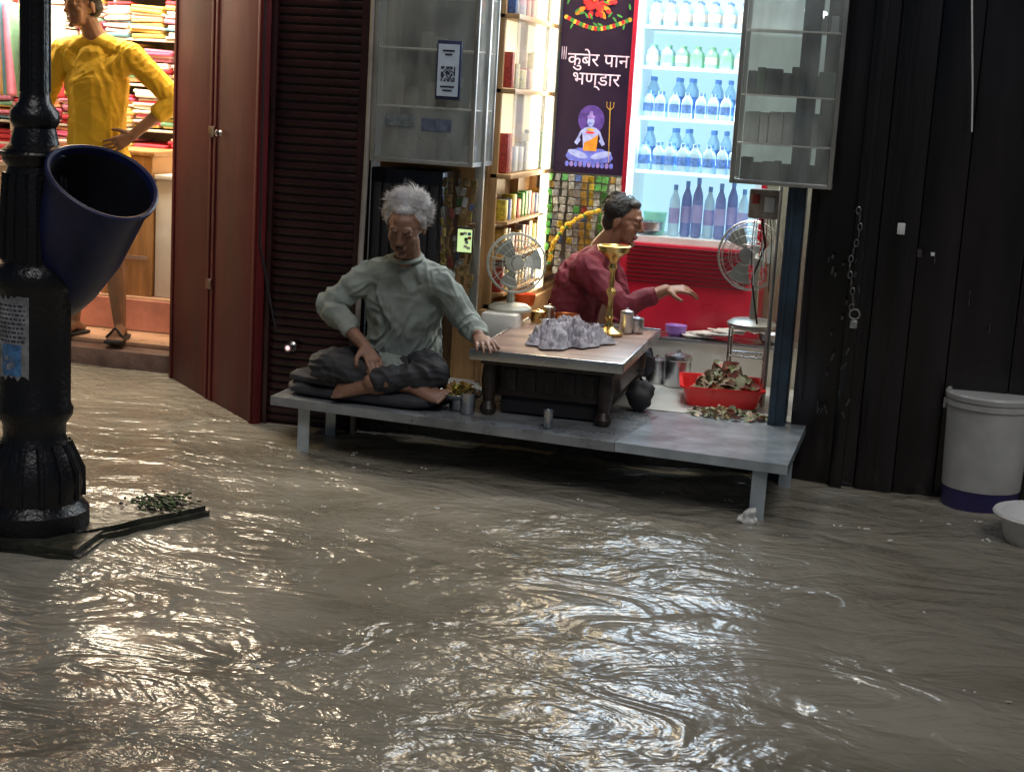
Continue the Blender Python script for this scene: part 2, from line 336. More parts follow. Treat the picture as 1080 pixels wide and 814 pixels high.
p=M('marigold_garland'); mg=pm('marigold_petals',(.7,.42,.03),.7,var=.3,scale=40,emis=(.8,.5,.03),es=.12)
for k in range(46):
    t=k/45; an=math.pi*(.5+.5*t); p.ell((.15+.33*math.cos(an)*.95+random.gauss(0,.003),1.12+random.gauss(0,.004),.70+.28*math.sin(an)+random.gauss(0,.003)),(.012,.012,.012),mg if k%5 else packs[0],sub=1)
p.done()
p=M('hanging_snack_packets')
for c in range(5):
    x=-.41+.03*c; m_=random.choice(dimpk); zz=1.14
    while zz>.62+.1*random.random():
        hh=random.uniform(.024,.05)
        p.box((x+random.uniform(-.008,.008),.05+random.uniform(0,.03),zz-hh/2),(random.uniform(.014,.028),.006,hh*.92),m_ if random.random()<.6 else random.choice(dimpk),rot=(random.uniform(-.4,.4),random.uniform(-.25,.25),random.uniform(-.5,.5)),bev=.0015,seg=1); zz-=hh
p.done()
p=M('small_lit_picture'); p.box((-.30,.02,.88),(.075,.012,.11),woodd,bev=.003); p.box((-.30,.0125,.88),(.062,.003,.096),emis('picture_glow',(.75,1,.45),.7))
for k in range(10): p.box((-.30+random.uniform(-.022,.022),.0095,.88+random.uniform(-.035,.035)),(.014,.0015,.012),random.choice(packs))
p.done()
p=M('dark_counter_front'); p.bx(-.74,-.42,.05,.33,.224,1.16,darkwood,bev=.006)
for i in range(7): p.bx(-.72+i*.042,-.685+i*.042,.03,.05,.3,1.1,black,bev=.006)
p.done(shop)
p=M('white_support_pole'); p.tube([(-.75,-.03,.0),(-.745,-.03,.8),(-.735,-.03,1.25),(-.73,-.03,2.7)],.012,pm('pale_paint_pole',(.3,.27,.24),.5)); p.done(shop)
# ---------- fridge
fr=empty('drinks_refrigerator')
fb=emis('fridge_lit_liner',(.52,.80,.92),.85); fs=emis('fridge_side_liner',(.60,.85,.95),.45)
p=M('fridge_body'); p.bx(.2,.80,1.56,1.6,.86,2.4,fb); p.bx(.19,.21,1.2,1.6,.86,2.4,fs); p.bx(.80,.83,1.2,1.6,.86,2.4,fs); p.bx(.19,.83,1.19,1.6,.83,.86,white); p.bx(.19,.83,1.18,1.6,2.4,2.45,white)
p.done(fr)
p=M('fridge_shelves'); sel=emis('shelf_edge_light',(.8,.95,1),.9); sel.cycles.emission_sampling='NONE'
for zz in (1.85,1.66,1.42,1.165):
    p.bx(.215,.795,1.23,1.54,zz,zz+.006,white); p.bx(.215,.795,1.215,1.23,zz-.004,zz+.012,sel,bev=.002)
p.done(fr)
bl=pm('clear_bottle_plastic',(.34,.55,.68),.15,var=.2,emis=(.35,.62,.8),es=.25); lab=pm('blue_bottle_label',(.10,.22,.52),.4,var=.4,scale=60,emis=(.1,.25,.6),es=.2); capm=pm('blue_cap',(.15,.3,.6),.4,emis=(.1,.25,.6),es=.2)  # bottle materials glow faintly, a bluish haze put into their colour
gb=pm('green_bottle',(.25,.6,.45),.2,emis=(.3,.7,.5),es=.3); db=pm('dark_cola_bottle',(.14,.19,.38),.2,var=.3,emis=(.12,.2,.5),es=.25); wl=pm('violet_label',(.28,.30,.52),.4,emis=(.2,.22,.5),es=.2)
def bottle(mo,x,y,z,h,r,bm_,lm,cm):
    mo.lathe([(r*.8,0),(r,h*.05),(r,h*.3),(r*.92,h*.45),(r,h*.6),(r*.9,h*.72),(r*.4,h*.86),(r*.36,h*.9)],(x,y,z),bm_,seg=12)
    mo.lathe([(r*1.03,h*.25),(r*1.03,h*.55)],(x,y,z),lm,seg=12,cap=False); mo.lathe([(r*.42,h*.9),(r*.42,h),(0,h)],(x,y,z),cm,seg=8)
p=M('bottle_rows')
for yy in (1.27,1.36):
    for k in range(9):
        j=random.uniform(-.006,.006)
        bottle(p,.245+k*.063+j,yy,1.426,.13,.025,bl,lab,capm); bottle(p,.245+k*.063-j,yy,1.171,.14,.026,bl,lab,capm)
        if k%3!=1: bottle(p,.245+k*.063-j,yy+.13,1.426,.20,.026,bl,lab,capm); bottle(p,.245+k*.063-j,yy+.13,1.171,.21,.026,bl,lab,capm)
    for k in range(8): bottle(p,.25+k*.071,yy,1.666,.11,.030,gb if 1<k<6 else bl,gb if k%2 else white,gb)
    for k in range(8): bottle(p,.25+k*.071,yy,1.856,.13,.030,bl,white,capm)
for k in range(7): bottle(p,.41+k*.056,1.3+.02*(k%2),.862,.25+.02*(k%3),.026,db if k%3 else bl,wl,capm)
p.lathe([(.03,0),(.07,.02),(.075,.06),(.07,.06),(.03,.02),(0,.02)],(.29,1.28,.865),steel)
p.lathe([(.05,0),(.06,.1),(0,.1)],(.30,1.42,.865),gb)
p.done(fr)
p=M('red_fridge_frame')
p.bx(.165,.186,1.14,1.2,.6,2.4,redpaint,bev=.004); p.bx(.835,.86,1.14,1.2,.6,2.4,redpaint,bev=.004)
p.bx(.187,.195,1.17,1.185,.87,2.38,ledw); p.bx(.165,.86,1.14,1.6,.224,.83,redpaint,bev=.006)
for k in range(9): p.bx(.22,.80,1.125,1.139,.64+k*.021,.65+k*.021,redslat,bev=.002)
p.done(fr)
# ---------- showcases
def showcase(name,x0,x1,ya,yb,z0,z1,gl,shelves,back,rows):
    e=empty(name)
    p=M('cabinet_frame'); t=.018
    for x in (x0,x1-t):
        for y in (ya,yb-t): p.bx(x,x+t,y,y+t,z0,z1,alu,bev=.003)
    for z in (z0,z1-t):
        p.bx(x0+t,x1-t,ya+.001,ya+t-.001,z,z+t,alu,bev=.003); p.bx(x0+.001,x0+t-.001,ya+t,yb-t,z,z+t,alu); p.bx(x1-t+.001,x1-.001,ya+t,yb-t,z,z+t,alu)
    p.bx(x0+.004,x1-.004,yb-.004,yb,z0+.002,z1-.002,back); p.bx(x0+t,x1-t,ya+t,yb-t,z0+.003,z0+.012,alu)
    for z in shelves: p.bx(x0+.01,x1-.01,ya+.03,yb-.01,z,z+.006,whitew)
    p.done(e)
    g=M('glass_panes'); g.bx(x0+t,x1-t,ya+.006,ya+.010,z0+t,z1-t,gl); g.bx(x0+.006,x0+.010,ya+t,yb-t,z0+t,z1-t,gl); g.bx(x1-.010,x1-.006,ya+t,yb-t,z0+t,z1-t,gl); g.done(e)
    g=M('displayed_goods')
    for z,(h0,h1,ms,pr_) in zip([z0+.012]+[s+.006 for s in shelves],rows):
        x=x0+.03
        while x<x1-.07:
            w=random.uniform(.03,.07); h=random.uniform(h0,h1)
            if random.random()<pr_: g.bx(x,x+w-.002,yb-.12,yb-.05,z,z+h,random.choice(ms),bev=.004)
            x+=w
    g.done(e)
    return e
gback=pm('grey_cabinet_back',(.10,.11,.11),.5,var=.5,scale=3)
dimg=[pm('grey_carton',(.28,.28,.26),.6),pm('brown_carton',(.12,.08,.05),.6),pm('dim_packet',(.35,.32,.26),.5),pm('dusky_tin',(.06,.06,.07),.4)]
sc1=showcase('glass_display_cabinet',-.72,-.27,-.04,.3,1.19,2.3,glassf,[1.42,1.66,1.88],gback,[(.05,.1,dimg,.7),(.08,.14,dimg,.9),(.03,.08,dimg,.6),(.05,.12,dimg,.8)])
sign=M('payment_code_sign'); sign.bx(-.44,-.335,-.062,-.045,1.46,1.70,pm('sign_dark_blue',(.02,.03,.08),.4),bev=.003); sign.bx(-.432,-.343,-.066,-.062,1.475,1.685,pm('sign_face',(.42,.50,.60),.4,emis=(.6,.7,.8),es=.05))
dk=pm('print_dark',(.02,.02,.04),.5)
for i in range(11):
    for j in range(11):
        if random.random()<.5 or (i in(0,10) or j in (0,10)) and random.random()<.4: sign.bx(-.417+i*.0055,-.4118+i*.0055,-.068,-.066,1.535+j*.0055,1.5402+j*.0055,dk)
for zz,w in ((1.655,.05),(1.64,.03),(1.51,.06),(1.495,.04)): sign.bx(-.3875-w/2,-.3875+w/2,-.068,-.066,zz,zz+.007,dk)
so=sign.done(sc1)
lbl=M('cabinet_label_stickers')
lbl.bx(-.66,-.53,-.036,-.0345,1.34,1.39,pm('sticker_greyblue',(.15,.18,.2),.5,var=.4,scale=40)); lbl.bx(-.50,-.37,-.036,-.0345,1.33,1.38,pm('sticker_blue',(.10,.13,.2),.5,var=.4,scale=40)); lbl.done(sc1)
dg=[pm('dark_goods',(.03,.035,.04),.5),pm('black_box',(.02,.02,.025),.5),pm('green_goods',(.05,.09,.05),.5)]; pgd=[pm('pale_goods',(.5,.53,.5),.5),pm('pale_goods_b',(.42,.46,.44),.5)]
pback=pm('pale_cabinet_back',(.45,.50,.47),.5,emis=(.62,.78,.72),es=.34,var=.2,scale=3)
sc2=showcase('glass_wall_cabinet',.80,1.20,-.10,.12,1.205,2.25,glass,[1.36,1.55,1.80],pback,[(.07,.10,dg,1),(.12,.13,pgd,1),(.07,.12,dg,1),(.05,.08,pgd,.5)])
g=M('cabinet_highlight'); g.box((1.07,.05,1.885),(.09,.02,.03),emis('cabinet_highlight_glow',(.9,1,.97),5),rot=(0,.3,0),bev=.008); g.done(sc2)  # glowing bar stands in for a bright highlight in the cabinet
# ---------- clutter right side of shop
p=M('steel_counter_shelf'); p.bx(.30,1.1,.92,1.12,.224,.40,whitew,bev=.004); p.bx(.28,1.11,.90,1.13,.40,.415,steel,bev=.004); p.done(shop)
p=M('counter_papers_and_bowls')
for k in range(12): p.box((.58+k*.026,1.0+random.uniform(-.05,.05),.42+k*.006),(.14,.1,.004),white if k%2 else whitew,rot=(random.uniform(-.1,.1),random.uniform(-.15,.15),random.uniform(-1,1)))
p.lathe([(.03,0),(.055,.02),(.06,.05),(.054,.05),(.03,.012),(0,.012)],(.95,1.0,.415),steel); p.lathe([(.03,0),(.05,.02),(.052,.05),(.045,.05),(.02,.012),(0,.012)],(.5,1.0,.415),pm('violet_plastic',(.3,.15,.5),.4)); p.done()
def canister(name,x,y,z,r,h,mat):
    p=M(name); p.lathe([(r*.95,0),(r,.005),(r,h*.72),(r*1.04,h*.74),(r*1.04,h*.8),(r*.98,h*.86),(r*.3,h*.92),(r*.15,h*.94),(r*.18,h),(0,h*1.01)],(x,y,z),mat,seg=24); return p.done()
def tumbler(name,x,y,z,r,h,mat):
    p=M(name); p.lathe([(0,0.002),(r*.8,0),(r*.82,.004),(r,h),(r*1.04,h),(r*.95,h-.003),(r*.76,.008),(0,.008)],(x,y,z),mat,seg=22); return p.done()
canister('steel_canister',.56,.70,.224,.062,.17,steel); canister('steel_canister',.46,.74,.224,.05,.13,steel)
canister('steel_canister',.40,.40,.502,.032,.075,steel); canister('steel_canister',-.05,.42,.502,.035,.06,brass); canister('steel_canister',.36,.36,.502,.03,.11,steel); canister('steel_canister',-.01,.47,.502,.028,.08,steel)
tumbler('steel_tumbler',-.135,-.42,.235,.034,.085,steel); tumbler('steel_tumbler',.22,-.53,.235,.020,.07,steel)
tumbler('copper_bowl',.08,.42,.502,.055,.05,copper); tumbler('steel_bowl',.02,.33,.502,.04,.03,steel); tumbler('orange_plastic_bowl',-.16,.62,.55,.05,.05,pm('orange_plastic',(.8,.12,.02),.35))
p=M('brass_pedestal_dish'); p.lathe([(0,0),(.062,0),(.065,.012),(.045,.02),(.02,.035),(.013,.06),(.02,.075),(.013,.09),(.011,.16),(.022,.18),(.024,.19),(.012,.205),(.011,.27),(.02,.29),(.014,.31),(.03,.335),(.066,.36),(.074,.385),(.07,.387),(.055,.368),(.02,.35),(0,.348)],(.30,.26,.502),brass,seg=32); p.done()
# ---------- desk
p=M('low_paan_desk')
p.bx(-.12,.48,-.46,.55,.472,.497,woodtop,bev=.006)
for a in ((-.128,.488,-.468,-.458),(-.128,.488,.548,.558)): p.bx(*a,.462,.504,steel,bev=.003)
for a in ((-.128,-.119),(.479,.488)): p.bx(*a,-.457,.547,.462,.503,steel,bev=.003)
p.bx(-.09,.45,-.42,.5,.44,.470,woodd,bev=.004)
for x in (-.07,.40):
    for y in (-.41,.44):
        p.lathe([(.030,.0),(.036,.02),(.022,.05),(.030,.09),(.034,.14),(.028,.2)],(x+.01,y+.03,.238),woodd,seg=14)
p.bx(-.07,.42,-.36,.45,.31,.438,woodd,bev=.004)
p.bx(-.02,.38,-.34,.4,.24,.308,black,bev=.006)
for k in range(5): p.bx(.0+k*.08,.045+k*.08,-.368,-.361,.335,.425,woodd,bev=.003)
p.done()
def leaves(name,cx,cy,cz,rx,ry,h,n,mats,size=(.03,.06),curl=.35,flat_=.5):
    p=M(name)
    for i in range(n):
        r=math.sqrt(random.random()); a=random.uniform(0,2*math.pi); x=cx+rx*r*math.cos(a); y=cy+ry*r*math.sin(a); z=cz+.004+h*(1-r*r)*random.random()
        s=random.uniform(*size); R=Euler((random.gauss(0,flat_),random.gauss(0,flat_),random.uniform(0,6.3))).to_matrix()
        rows=[(-1,.02),(-.8,.5),(-.3,.75),(.3,.5),(.75,.2),(1,.01)]; vs=[];fs=[]
        cr=random.uniform(.2,1)*curl
        for t,w in rows:
            for k in (-1,0,1): vs.append(R@V((t*s,k*w*s*.8,(k*k)*cr*s*w-cr*s*t*t*.6+.1*s*random.uniform(-1,1)))+V((x,y,z)))
        for j in range(len(rows)-1):
            for k in range(2): q=j*3+k; fs.append([q,q+1,q+4,q+3])
        p.add([V((v.x,v.y,max(v.z,cz+.002))) for v in vs],fs,random.choice(mats))
    return p.done(ang=60)
lb=[pm('leaf_scrap_%d'%i,c,.6,var=.3) for i,c in enumerate([(.34,.25,.14),(.18,.20,.09),(.42,.34,.24),(.38,.14,.11),(.14,.17,.08),(.24,.26,.16)])]
ly=[pm('leaf_yellow_%d'%i,c,.6,var=.3) for i,c in enumerate([(.5,.38,.06),(.3,.32,.06),(.4,.2,.05),(.2,.12,.04)])]
p=M('crumpled_grey_cloth'); gc=pm('damp_grey_cloth',(.25,.24,.28),.7,var=.45,scale=30,bump=.003,bscale=50); N_=70; vs=[]
for i in range(N_+1):
    for j in range(N_+1):
        u=i/N_*2-1; v=j/N_*2-1; r=max(abs(u),abs(v)); a=math.atan2(v,u); rad=r*(1+.14*math.sin(3*a+1)+.08*math.sin(7*a)+.06*math.sin(13*a))
        l=math.hypot(u,v) or 1; ux,uy=u/l*rad,v/l*rad; q=V((ux*3.5,uy*3.5,0)); w_=noise.noise(q*.8)
        hgt=.080*(1-r**2.4)*(.75+.4*w_)+.034*(1-abs(noise.noise(V((ux*7+2*w_,uy*3,1)))*3.5))*(1-r**6)*.8+.014*(1-abs(noise.noise(q*3.1)*4))*(1-r**6)
        vs.append((.17+.165*ux,-.02+.25*uy,.503+max(.0015,hgt)))
p.add(vs,[[i*(N_+1)+j,(i+1)*(N_+1)+j,(i+1)*(N_+1)+j+1,i*(N_+1)+j+1] for i in range(N_) for j in range(N_)],gc); p.done(ang=180)
p=M('snack_leaf_plate'); p.lathe([(0,0),(.04,0),(.045,.04),(.085,.055),(.10,.07),(.097,.072),(.08,.06),(0,.055)],(-.185,-.36,.235),steel,seg=28); p.done()
leaves('snack_leaf_heap',-.185,-.36,.298,.075,.07,.05,130,ly,size=(.012,.026))
leaves('scattered_leaf_scraps',.86,.06,.236,.17,.10,.025,140,lb,size=(.010,.028))
p=M('red_plastic_tray'); c=V((.79,.43,.226)); Rt=Matrix.Rotation(math.radians(8),3,'Z')
def rr(w,d,z,r=.03,n=4):
    o=[]
    for qx,qy,a0 in((1,1,0),(-1,1,90),(-1,-1,180),(1,-1,270)):
        for k in range(n+1):
            a=math.radians(a0+90*k/n); o.append(Rt@V((qx*(w/2-r)+r*math.cos(a),qy*(d/2-r)+r*math.sin(a),z))+c)
    return o
loops=[rr(.30,.30,0),rr(.345,.34,.085),rr(.37,.365,.087),rr(.37,.365,.080),rr(.335,.33,.078),rr(.29,.29,.006)]
n=len(loops[0]); vs=[v for l in loops for v in l]; fs=[[i*n+k,i*n+(k+1)%n,(i+1)*n+(k+1)%n,(i+1)*n+k] for i in range(5) for k in range(n)]+[list(range(n))[::-1],[5*n+k for k in range(n)]]
p.add(vs,fs,redp); p.done()
leaves('tray_leaf_bundles',.81,.46,.26,.14,.13,.14,190,lb,size=(.02,.045),curl=.8)
# ---------- platform
p=M('steel_platform_bench')
FL,FR,BR,BL=V((-.95,-.49,0)),V((1.16,-.73,0)),V((1.185,.04,0)),V((-.95,-.01,0))
def prism(poly,z0,z1,mat):
    n=len(poly); p.add([(q.x,q.y,z0) for q in poly]+[(q.x,q.y,z1) for q in poly],[list(range(n))[::-1],[n+k for k in range(n)]]+[[k,(k+1)%n,n+(k+1)%n,n+k] for k in range(n)],mat)
mF=FL.lerp(FR,.69); mB=BL.lerp(BR,.73)
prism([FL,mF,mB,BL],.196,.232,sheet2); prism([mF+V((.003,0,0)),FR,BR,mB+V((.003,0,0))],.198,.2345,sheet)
for q,w in ((FL+V((.13,.07,0)),.05),(FR+V((-.10,.06,0)),.055),(BR+V((-.06,-.1,0)),.05),(BL+V((.12,-.06,0)),.045)):
    p.bx(q.x-w/2,q.x-w/2+.006,q.y-w/2,q.y+w/2,-.3,.196,sheet); p.bx(q.x-w/2+.006,q.x+w/2,q.y-w/2,q.y-w/2+.006,-.3,.196,sheet)
p.done()
p=M('crumpled_paper'); p.ell((1.03,-.74,.02),(.035,.02,.03),white,sub=3); o=p.done(ang=10); noisy(o,.03,50)
def softslab(name,c,sz,rz,mat,seed,amp=.012):
    p=M(name); vs,fs=ico(4); Rz=Matrix.Rotation(rz,3,'Z'); out=[]
    for v in vs:
        q=V((math.copysign(abs(v.x)**.35,v.x)*sz[0]/2,math.copysign(abs(v.y)**.35,v.y)*sz[1]/2,math.copysign(abs(v.z)**.8,v.z)*sz[2]/2))
        k=1-abs(noise.noise(V((q.x*6+seed,q.y*14,seed))))*3
        if v.z>-.1: q.z+=amp*k*(1 if v.z>0 else .3)
        out.append(Rz@q+V(c))
    p.add(out,fs,mat); return p.done(ang=180)
softslab('floor_cushion',(-.58,-.27,.263),(.66,.42,.062),-.1,cushm,3,.008)
softslab('folded_blanket',(-.70,-.33,.305),(.40,.26,.045),-.2,cushm,9,.010)
p=M('black_carry_bag'); p.ell((.50,-.0,.30),(.055,.06,.07),black,sub=3); p.tube([(.50,-.0,.36),(.48,0,.40),(.51,.01,.41),(.53,.0,.36)],.006,black); o=p.done(ang=180); noisy(o,.03,22)

# ---------- fans
def fan(name,c,r,look,col,stand_z):
    p=M(name); c=V(c); f=V(look).normalized(); R=f.to_track_quat('Z','Y').to_matrix()
    for k,(rr_,zz) in enumerate([(r,0),(r*.97,.02),(r*.8,.035),(r*.55,.045),(r*.3,.05),(r*.97,-.03),(r*.75,-.05),(r*.4,-.055)]): p.ring(c+R@V((0,0,zz)),rr_,.002 if k else .005,col,R=R,seg=28,ts=5)
    for k in range(28):
        a=2*math.pi*k/28; d=V((math.cos(a),math.sin(a),0))
        p.tube([c+R@(d*r*.2+V((0,0,.05))),c+R@(d*r*.55+V((0,0,.045))),c+R@(d*r*.8+V((0,0,.035))),c+R@(d*r*.97+V((0,0,.02))),c+R@(d*r)],.0012,col,seg=4)
        if k%2: p.tube([c+R@(d*r),c+R@(d*r*.97+V((0,0,-.03))),c+R@(d*r*.3+V((0,0,-.058)))],.0012,col,seg=4)
    p.lathe([(0,.052),(r*.2,.05),(r*.2,.046),(0,.045)],c,col,R=R); p.lathe([(0,.025),(r*.16,.02),(r*.18,-.01),(0,-.015)],c,col,R=R)
    bm_=pm(name+'_blade',(.34,.37,.34),.3,var=.05)
    for k in range(3):
        vs=[];a0=2*math.pi*k/3
        for i in range(6):
            q=.15+.72*i/5; w=.28+.5*math.sin(math.pi*min(1,q)*.75)
            for j in (-1,0,1):
                a=a0+j*w*.55+.25*q; vs.append(c+R@V((r*q*math.cos(a),r*q*math.sin(a),.006-j*.012)))
        p.add(vs,[[i*3+j,i*3+j+1,i*3+j+4,i*3+j+3] for i in range(5) for j in range(2)],bm_)
    p.lathe([(r*.3,-.055),(r*.33,-.09),(r*.28,-.15),(r*.1,-.17),(0,-.17)],c,col,R=R)
    b=c+R@V((0,0,-.09)); p.tube([b,b+V((0,0,-.1)),V((b.x,b.y,stand_z+.03))],[.016,.014,.018],col)
    p.lathe([(r*.75,0),(r*.75,.012),(r*.6,.028),(r*.2,.035),(0,.035)],(b.x,b.y,stand_z),col)
    return p.done()
fan('table_fan',(-.13,.27,.775),.13,(.45,-1,.05),pm('pale_fan_plastic',(.45,.46,.40),.35),.555)
p=M('white_fan_stand_box'); p.bx(-.26,-.10,.2,.34,.45,.555,whitew,bev=.01); p.bx(-.25,-.11,.21,.33,.224,.449,wood,bev=.004); p.done()
fan('steel_cage_fan',(.86,.5,.87),.15,(-.35,-1,.1),alu,.55)
p=M('wire_rack_stand')
for x in (.80,.96):
    for y in (.50,.64): p.tube([(x,y,.224),(x,y,.55)],.005,steel)
for zz in (.42,.545):
    p.tube([(.80,.50,zz),(.96,.50,zz),(.96,.64,zz),(.80,.64,zz)],.004,steel,closed=True)
    for k in range(6): p.tube([(.8+.03*k,.50,zz),(.8+.03*k,.64,zz)],.0025,steel)
p.tube([(.98,.35,.235),(.98,.35,1.2)],.010,alu); p.done()
p=M('hanging_switch_box'); p.box((.93,.1,1.12),(.12,.05,.12),pm('aged_switch_box',(.4,.33,.28),.5,var=.3,scale=30),bev=.008); p.box((.90,.07,1.14),(.03,.01,.04),packs[2],bev=.003); p.box((.955,.07,1.12),(.04,.012,.06),white,bev=.003); p.tube([(.93,.09,1.06),(.95,.1,.95),(.9,.2,.8),(.93,.3,.6)],.004,black)
for k in range(8): p.tube([(.90+.010*k,.09,1.07),(.91+.010*k+random.uniform(-.02,.02),.10,.98),(.90+.013*k,.12,.86+random.uniform(-.10,.08))],.002,[black,white,redp][k%3],seg=5)
p.done()

# ------------------------------------------------------------ left shop
ls=empty('cloth_shop_building')
p=M('shop_shell')
tile=pm('warm_floor_tile',(.45,.27,.17),.3,var=.2,scale=5)
stp=pm('stone_step',(.16,.10,.08),.35,var=.4,bump=.004)
p.bx(-5.0,-1.9,.86,1.35,-.3,.09,stp,bev=.01); p.bx(-5.0,-1.92,1.0,1.349,.09,.115,tile,bev=.006)
p.bx(-5.0,-1.9,1.35,2.2,-.3,.30,tile,bev=.008); p.bx(-5,-1.9,1.33,1.348,.12,.285,pm('pink_riser',(.55,.24,.18),.4))
cw=pm('warm_white_wall',(.7,.62,.5),.6,var=.08)
p.bx(-5.0,-1.5,2.2,2.3,.3,2.9,cw); p.bx(-1.95,-1.85,.9,2.2,.0,2.9,cw); p.bx(-5.0,-1.2,.5,2.2,2.75,2.9,cw); p.bx(-5.2,-4.4,.3,2.2,-.3,2.9,cw)
p.done(ls)
p=M('folded_clothes_shelves')
for zz in (.92,1.17,1.42,1.67,1.92,2.17): p.bx(-4.38,-1.96,1.82,2.18,zz,zz+.014,whitew,bev=.002)
for x in (-4.2,-3.55,-2.9,-2.3): p.bx(x,x+.012,1.84,2.18,.3,2.4,whitew)
for zz in (.94,1.19,1.44,1.69,1.94):
    x=-4.1
    while x<-2.05:
        w=random.uniform(.14,.22); base=random.choice(cloths); t=0; top=random.uniform(.15,.21)
        while t<top:
            h=random.uniform(.012,.028); m_=base if random.random()<.35 else random.choice(cloths)
            p.box((x+w/2+random.uniform(-.012,.012),1.97+random.uniform(-.025,.01),zz+t+h/2),(w*random.uniform(.92,1),.28,h),m_,rot=(random.uniform(-.04,.04),random.uniform(-.06,.06),random.uniform(-.05,.05)),bev=h*.4,seg=2); t+=h
        x+=w+.012
p.done(ls)
p=M('hanging_shirts')
for k in range(5):
    x=-3.15-k*.17
    for j in range(5): p.box((x+random.uniform(-.02,.02),1.55,1.58),(.035,.26+.02*j,.5),cloths[(k*2+j)%len(cloths)],rot=(0,random.uniform(-.06,.06),.12*j-.24),bev=.014,seg=3)
    p.tube([(x,1.55,1.83),(x,1.55,1.9)],.004,steel)
p.tube([(-4.2,1.55,1.905),(-3.0,1.55,1.905)],.01,steel); p.done(ls)
p=M('wooden_sales_counter'); p.bx(-2.72,-2.42,1.38,1.75,.3,1.06,wood,bev=.006); p.bx(-2.74,-2.40,1.36,1.77,1.06,1.085,wood,bev=.004)
for zz in (.5,.78): p.bx(-2.70,-2.44,1.37,1.379,zz,zz+.02,woodtop)
p.done(ls)
p=M('white_sales_counter'); p.bx(-2.41,-1.96,1.40,1.75,.3,.94,whitew,bev=.006); p.bx(-2.41,-1.96,1.38,1.77,.94,.965,white,bev=.004); p.done(ls)
p=M('shop_ceiling_panel_light'); p.bx(-3.6,-2.3,1.05,1.45,2.71,2.735,emis('warm_panel_lit',(1,.84,.6),18),bev=.003); p.done(ls)

# ------------------------------------------------------------ street lamp
LX,LY=-1.19,-1.9
p=M('street_lamp')
p.lathe([(.215,-.3),(.215,.0),(.2,.02),(.175,.03),(.175,.09),(.15,.12),(.155,.18),(.15,.22),(.125,.28),(.098,.33),(.10,.37),(.12,.40),(.122,.42),(.113,.44),(.113,.79),(.126,.81),(.13,.84),(.122,.87),(.1,.89),(.098,1.0),(.09,1.15),(.084,1.19),(.1,1.21),(.102,1.24),(.075,1.26),(.064,1.31),(.076,1.33),(.074,1.36),(.05,1.39),(.044,1.42),(.042,2.3),(.055,2.32),(.055,2.36),(.038,2.4),(.034,3.2)],(LX,LY,0),black_iron,seg=40)
for k in range(14):
    a=2*math.pi*k/14; c_,s_=math.cos(a),math.sin(a)
    p.tube([(LX+.1*c_,LY+.1*s_,.9),(LX+.1*c_,LY+.1*s_,1.0),(LX+.09*c_,LY+.09*s_,1.17)],.009,black_iron,seg=6)
    p.tube([(LX+.152*c_,LY+.152*s_,.13),(LX+.15*c_,LY+.15*s_,.22),(LX+.108*c_,LY+.108*s_,.31)],.012,black_iron,seg=6)
    if k%2: p.tube([(LX+.043*c_,LY+.043*s_,1.42),(LX+.042*c_,LY+.042*s_,2.3)],.006,black_iron,seg=5)
for s in (-1,1):
    p.tube([(LX,LY,2.9),(LX+s*.15,LY,2.95),(LX+s*.3,LY,3.1),(LX+s*.38,LY,3.3)],.016,black_iron)
lan=emis('lantern_glass_lit',(1,.72,.38),6)
for dx in (-.38,.38):
    p.lathe([(.03,3.3),(.06,3.32),(.06,3.34)],(LX+dx,LY,0),black_iron); p.lathe([(.06,3.345),(.1,3.6)],(LX+dx,LY,0),lan,seg=8); p.lathe([(.12,3.605),(.11,3.64),(.03,3.74),(.01,3.8),(0,3.82)],(LX+dx,LY,0),black_iron,seg=16)
post=pm('wet_pasted_notice',(.24,.25,.27),.5,var=.5,scale=16); postb=pm('blue_notice_print',(.06,.17,.36),.5,var=.5,scale=40)
def patch(a0,a1,z0,z1,r,mat,jag=0):
    n=14; vs=[]
    for k in range(n+1):
        a=math.radians(a0+(a1-a0)*k/n); vs+= [(LX+r*math.cos(a),LY+r*math.sin(a),z0+jag*noise.noise(V((k*.9,z0,3)))),(LX+r*math.cos(a),LY+r*math.sin(a),z1+jag*noise.noise(V((k*1.1,z1,7))))]
    p.add(vs,[[2*k,2*k+2,2*k+3,2*k+1] for k in range(n)],mat)
patch(-150,-68,.53,.79,.1145,post,.03); patch(-115,-80,.54,.64,.1155,postb)
for j in range(9):
    zz=.76-j*.014; aa=-140
    while aa<-76:
        w=random.uniform(3,9); patch(aa,min(aa+w,-74),zz,zz+.005,.1158,dk); aa+=w+2.5
for i in range(8):
    for j in range(8):
        if random.random()<.5: patch(-110+i*2.4,-107.7+i*2.4,.56+j*.006,.5655+j*.006,.1163,post)
p.done()
def stone(mo,c,sz,rz,mat,seed):
    bm=bmesh.new(); bmesh.ops.create_cube(bm,size=1)
    for v in bm.verts: v.co=V((v.co.x*sz[0],v.co.y*sz[1],v.co.z*sz[2]))
    bmesh.ops.bevel(bm,geom=list(bm.edges),offset=.018,segments=2,affect='EDGES'); bmesh.ops.subdivide_edges(bm,edges=list(bm.edges),cuts=6,use_grid_fill=True)
    bm.normal_update(); Rz=Matrix.Rotation(rz,3,'Z'); bm.verts.index_update()
    out=[Rz@(v.co+v.normal*(.012*noise.noise(v.co*9+V((seed,0,0)))+.006*noise.noise(v.co*30)))+V(c) for v in bm.verts]; fs=[[v.index for v in f.verts] for f in bm.faces]; bm.free()
    mo.add(out,fs,mat)
p=M('stone_plinth'); stone(p,(LX+.0,LY+.0,-.12),(.50,.50,.30),.12,mossy,1); stone(p,(LX+.22,LY+.22,-.11),(.22,.56,.30),-.45,mossy,5)
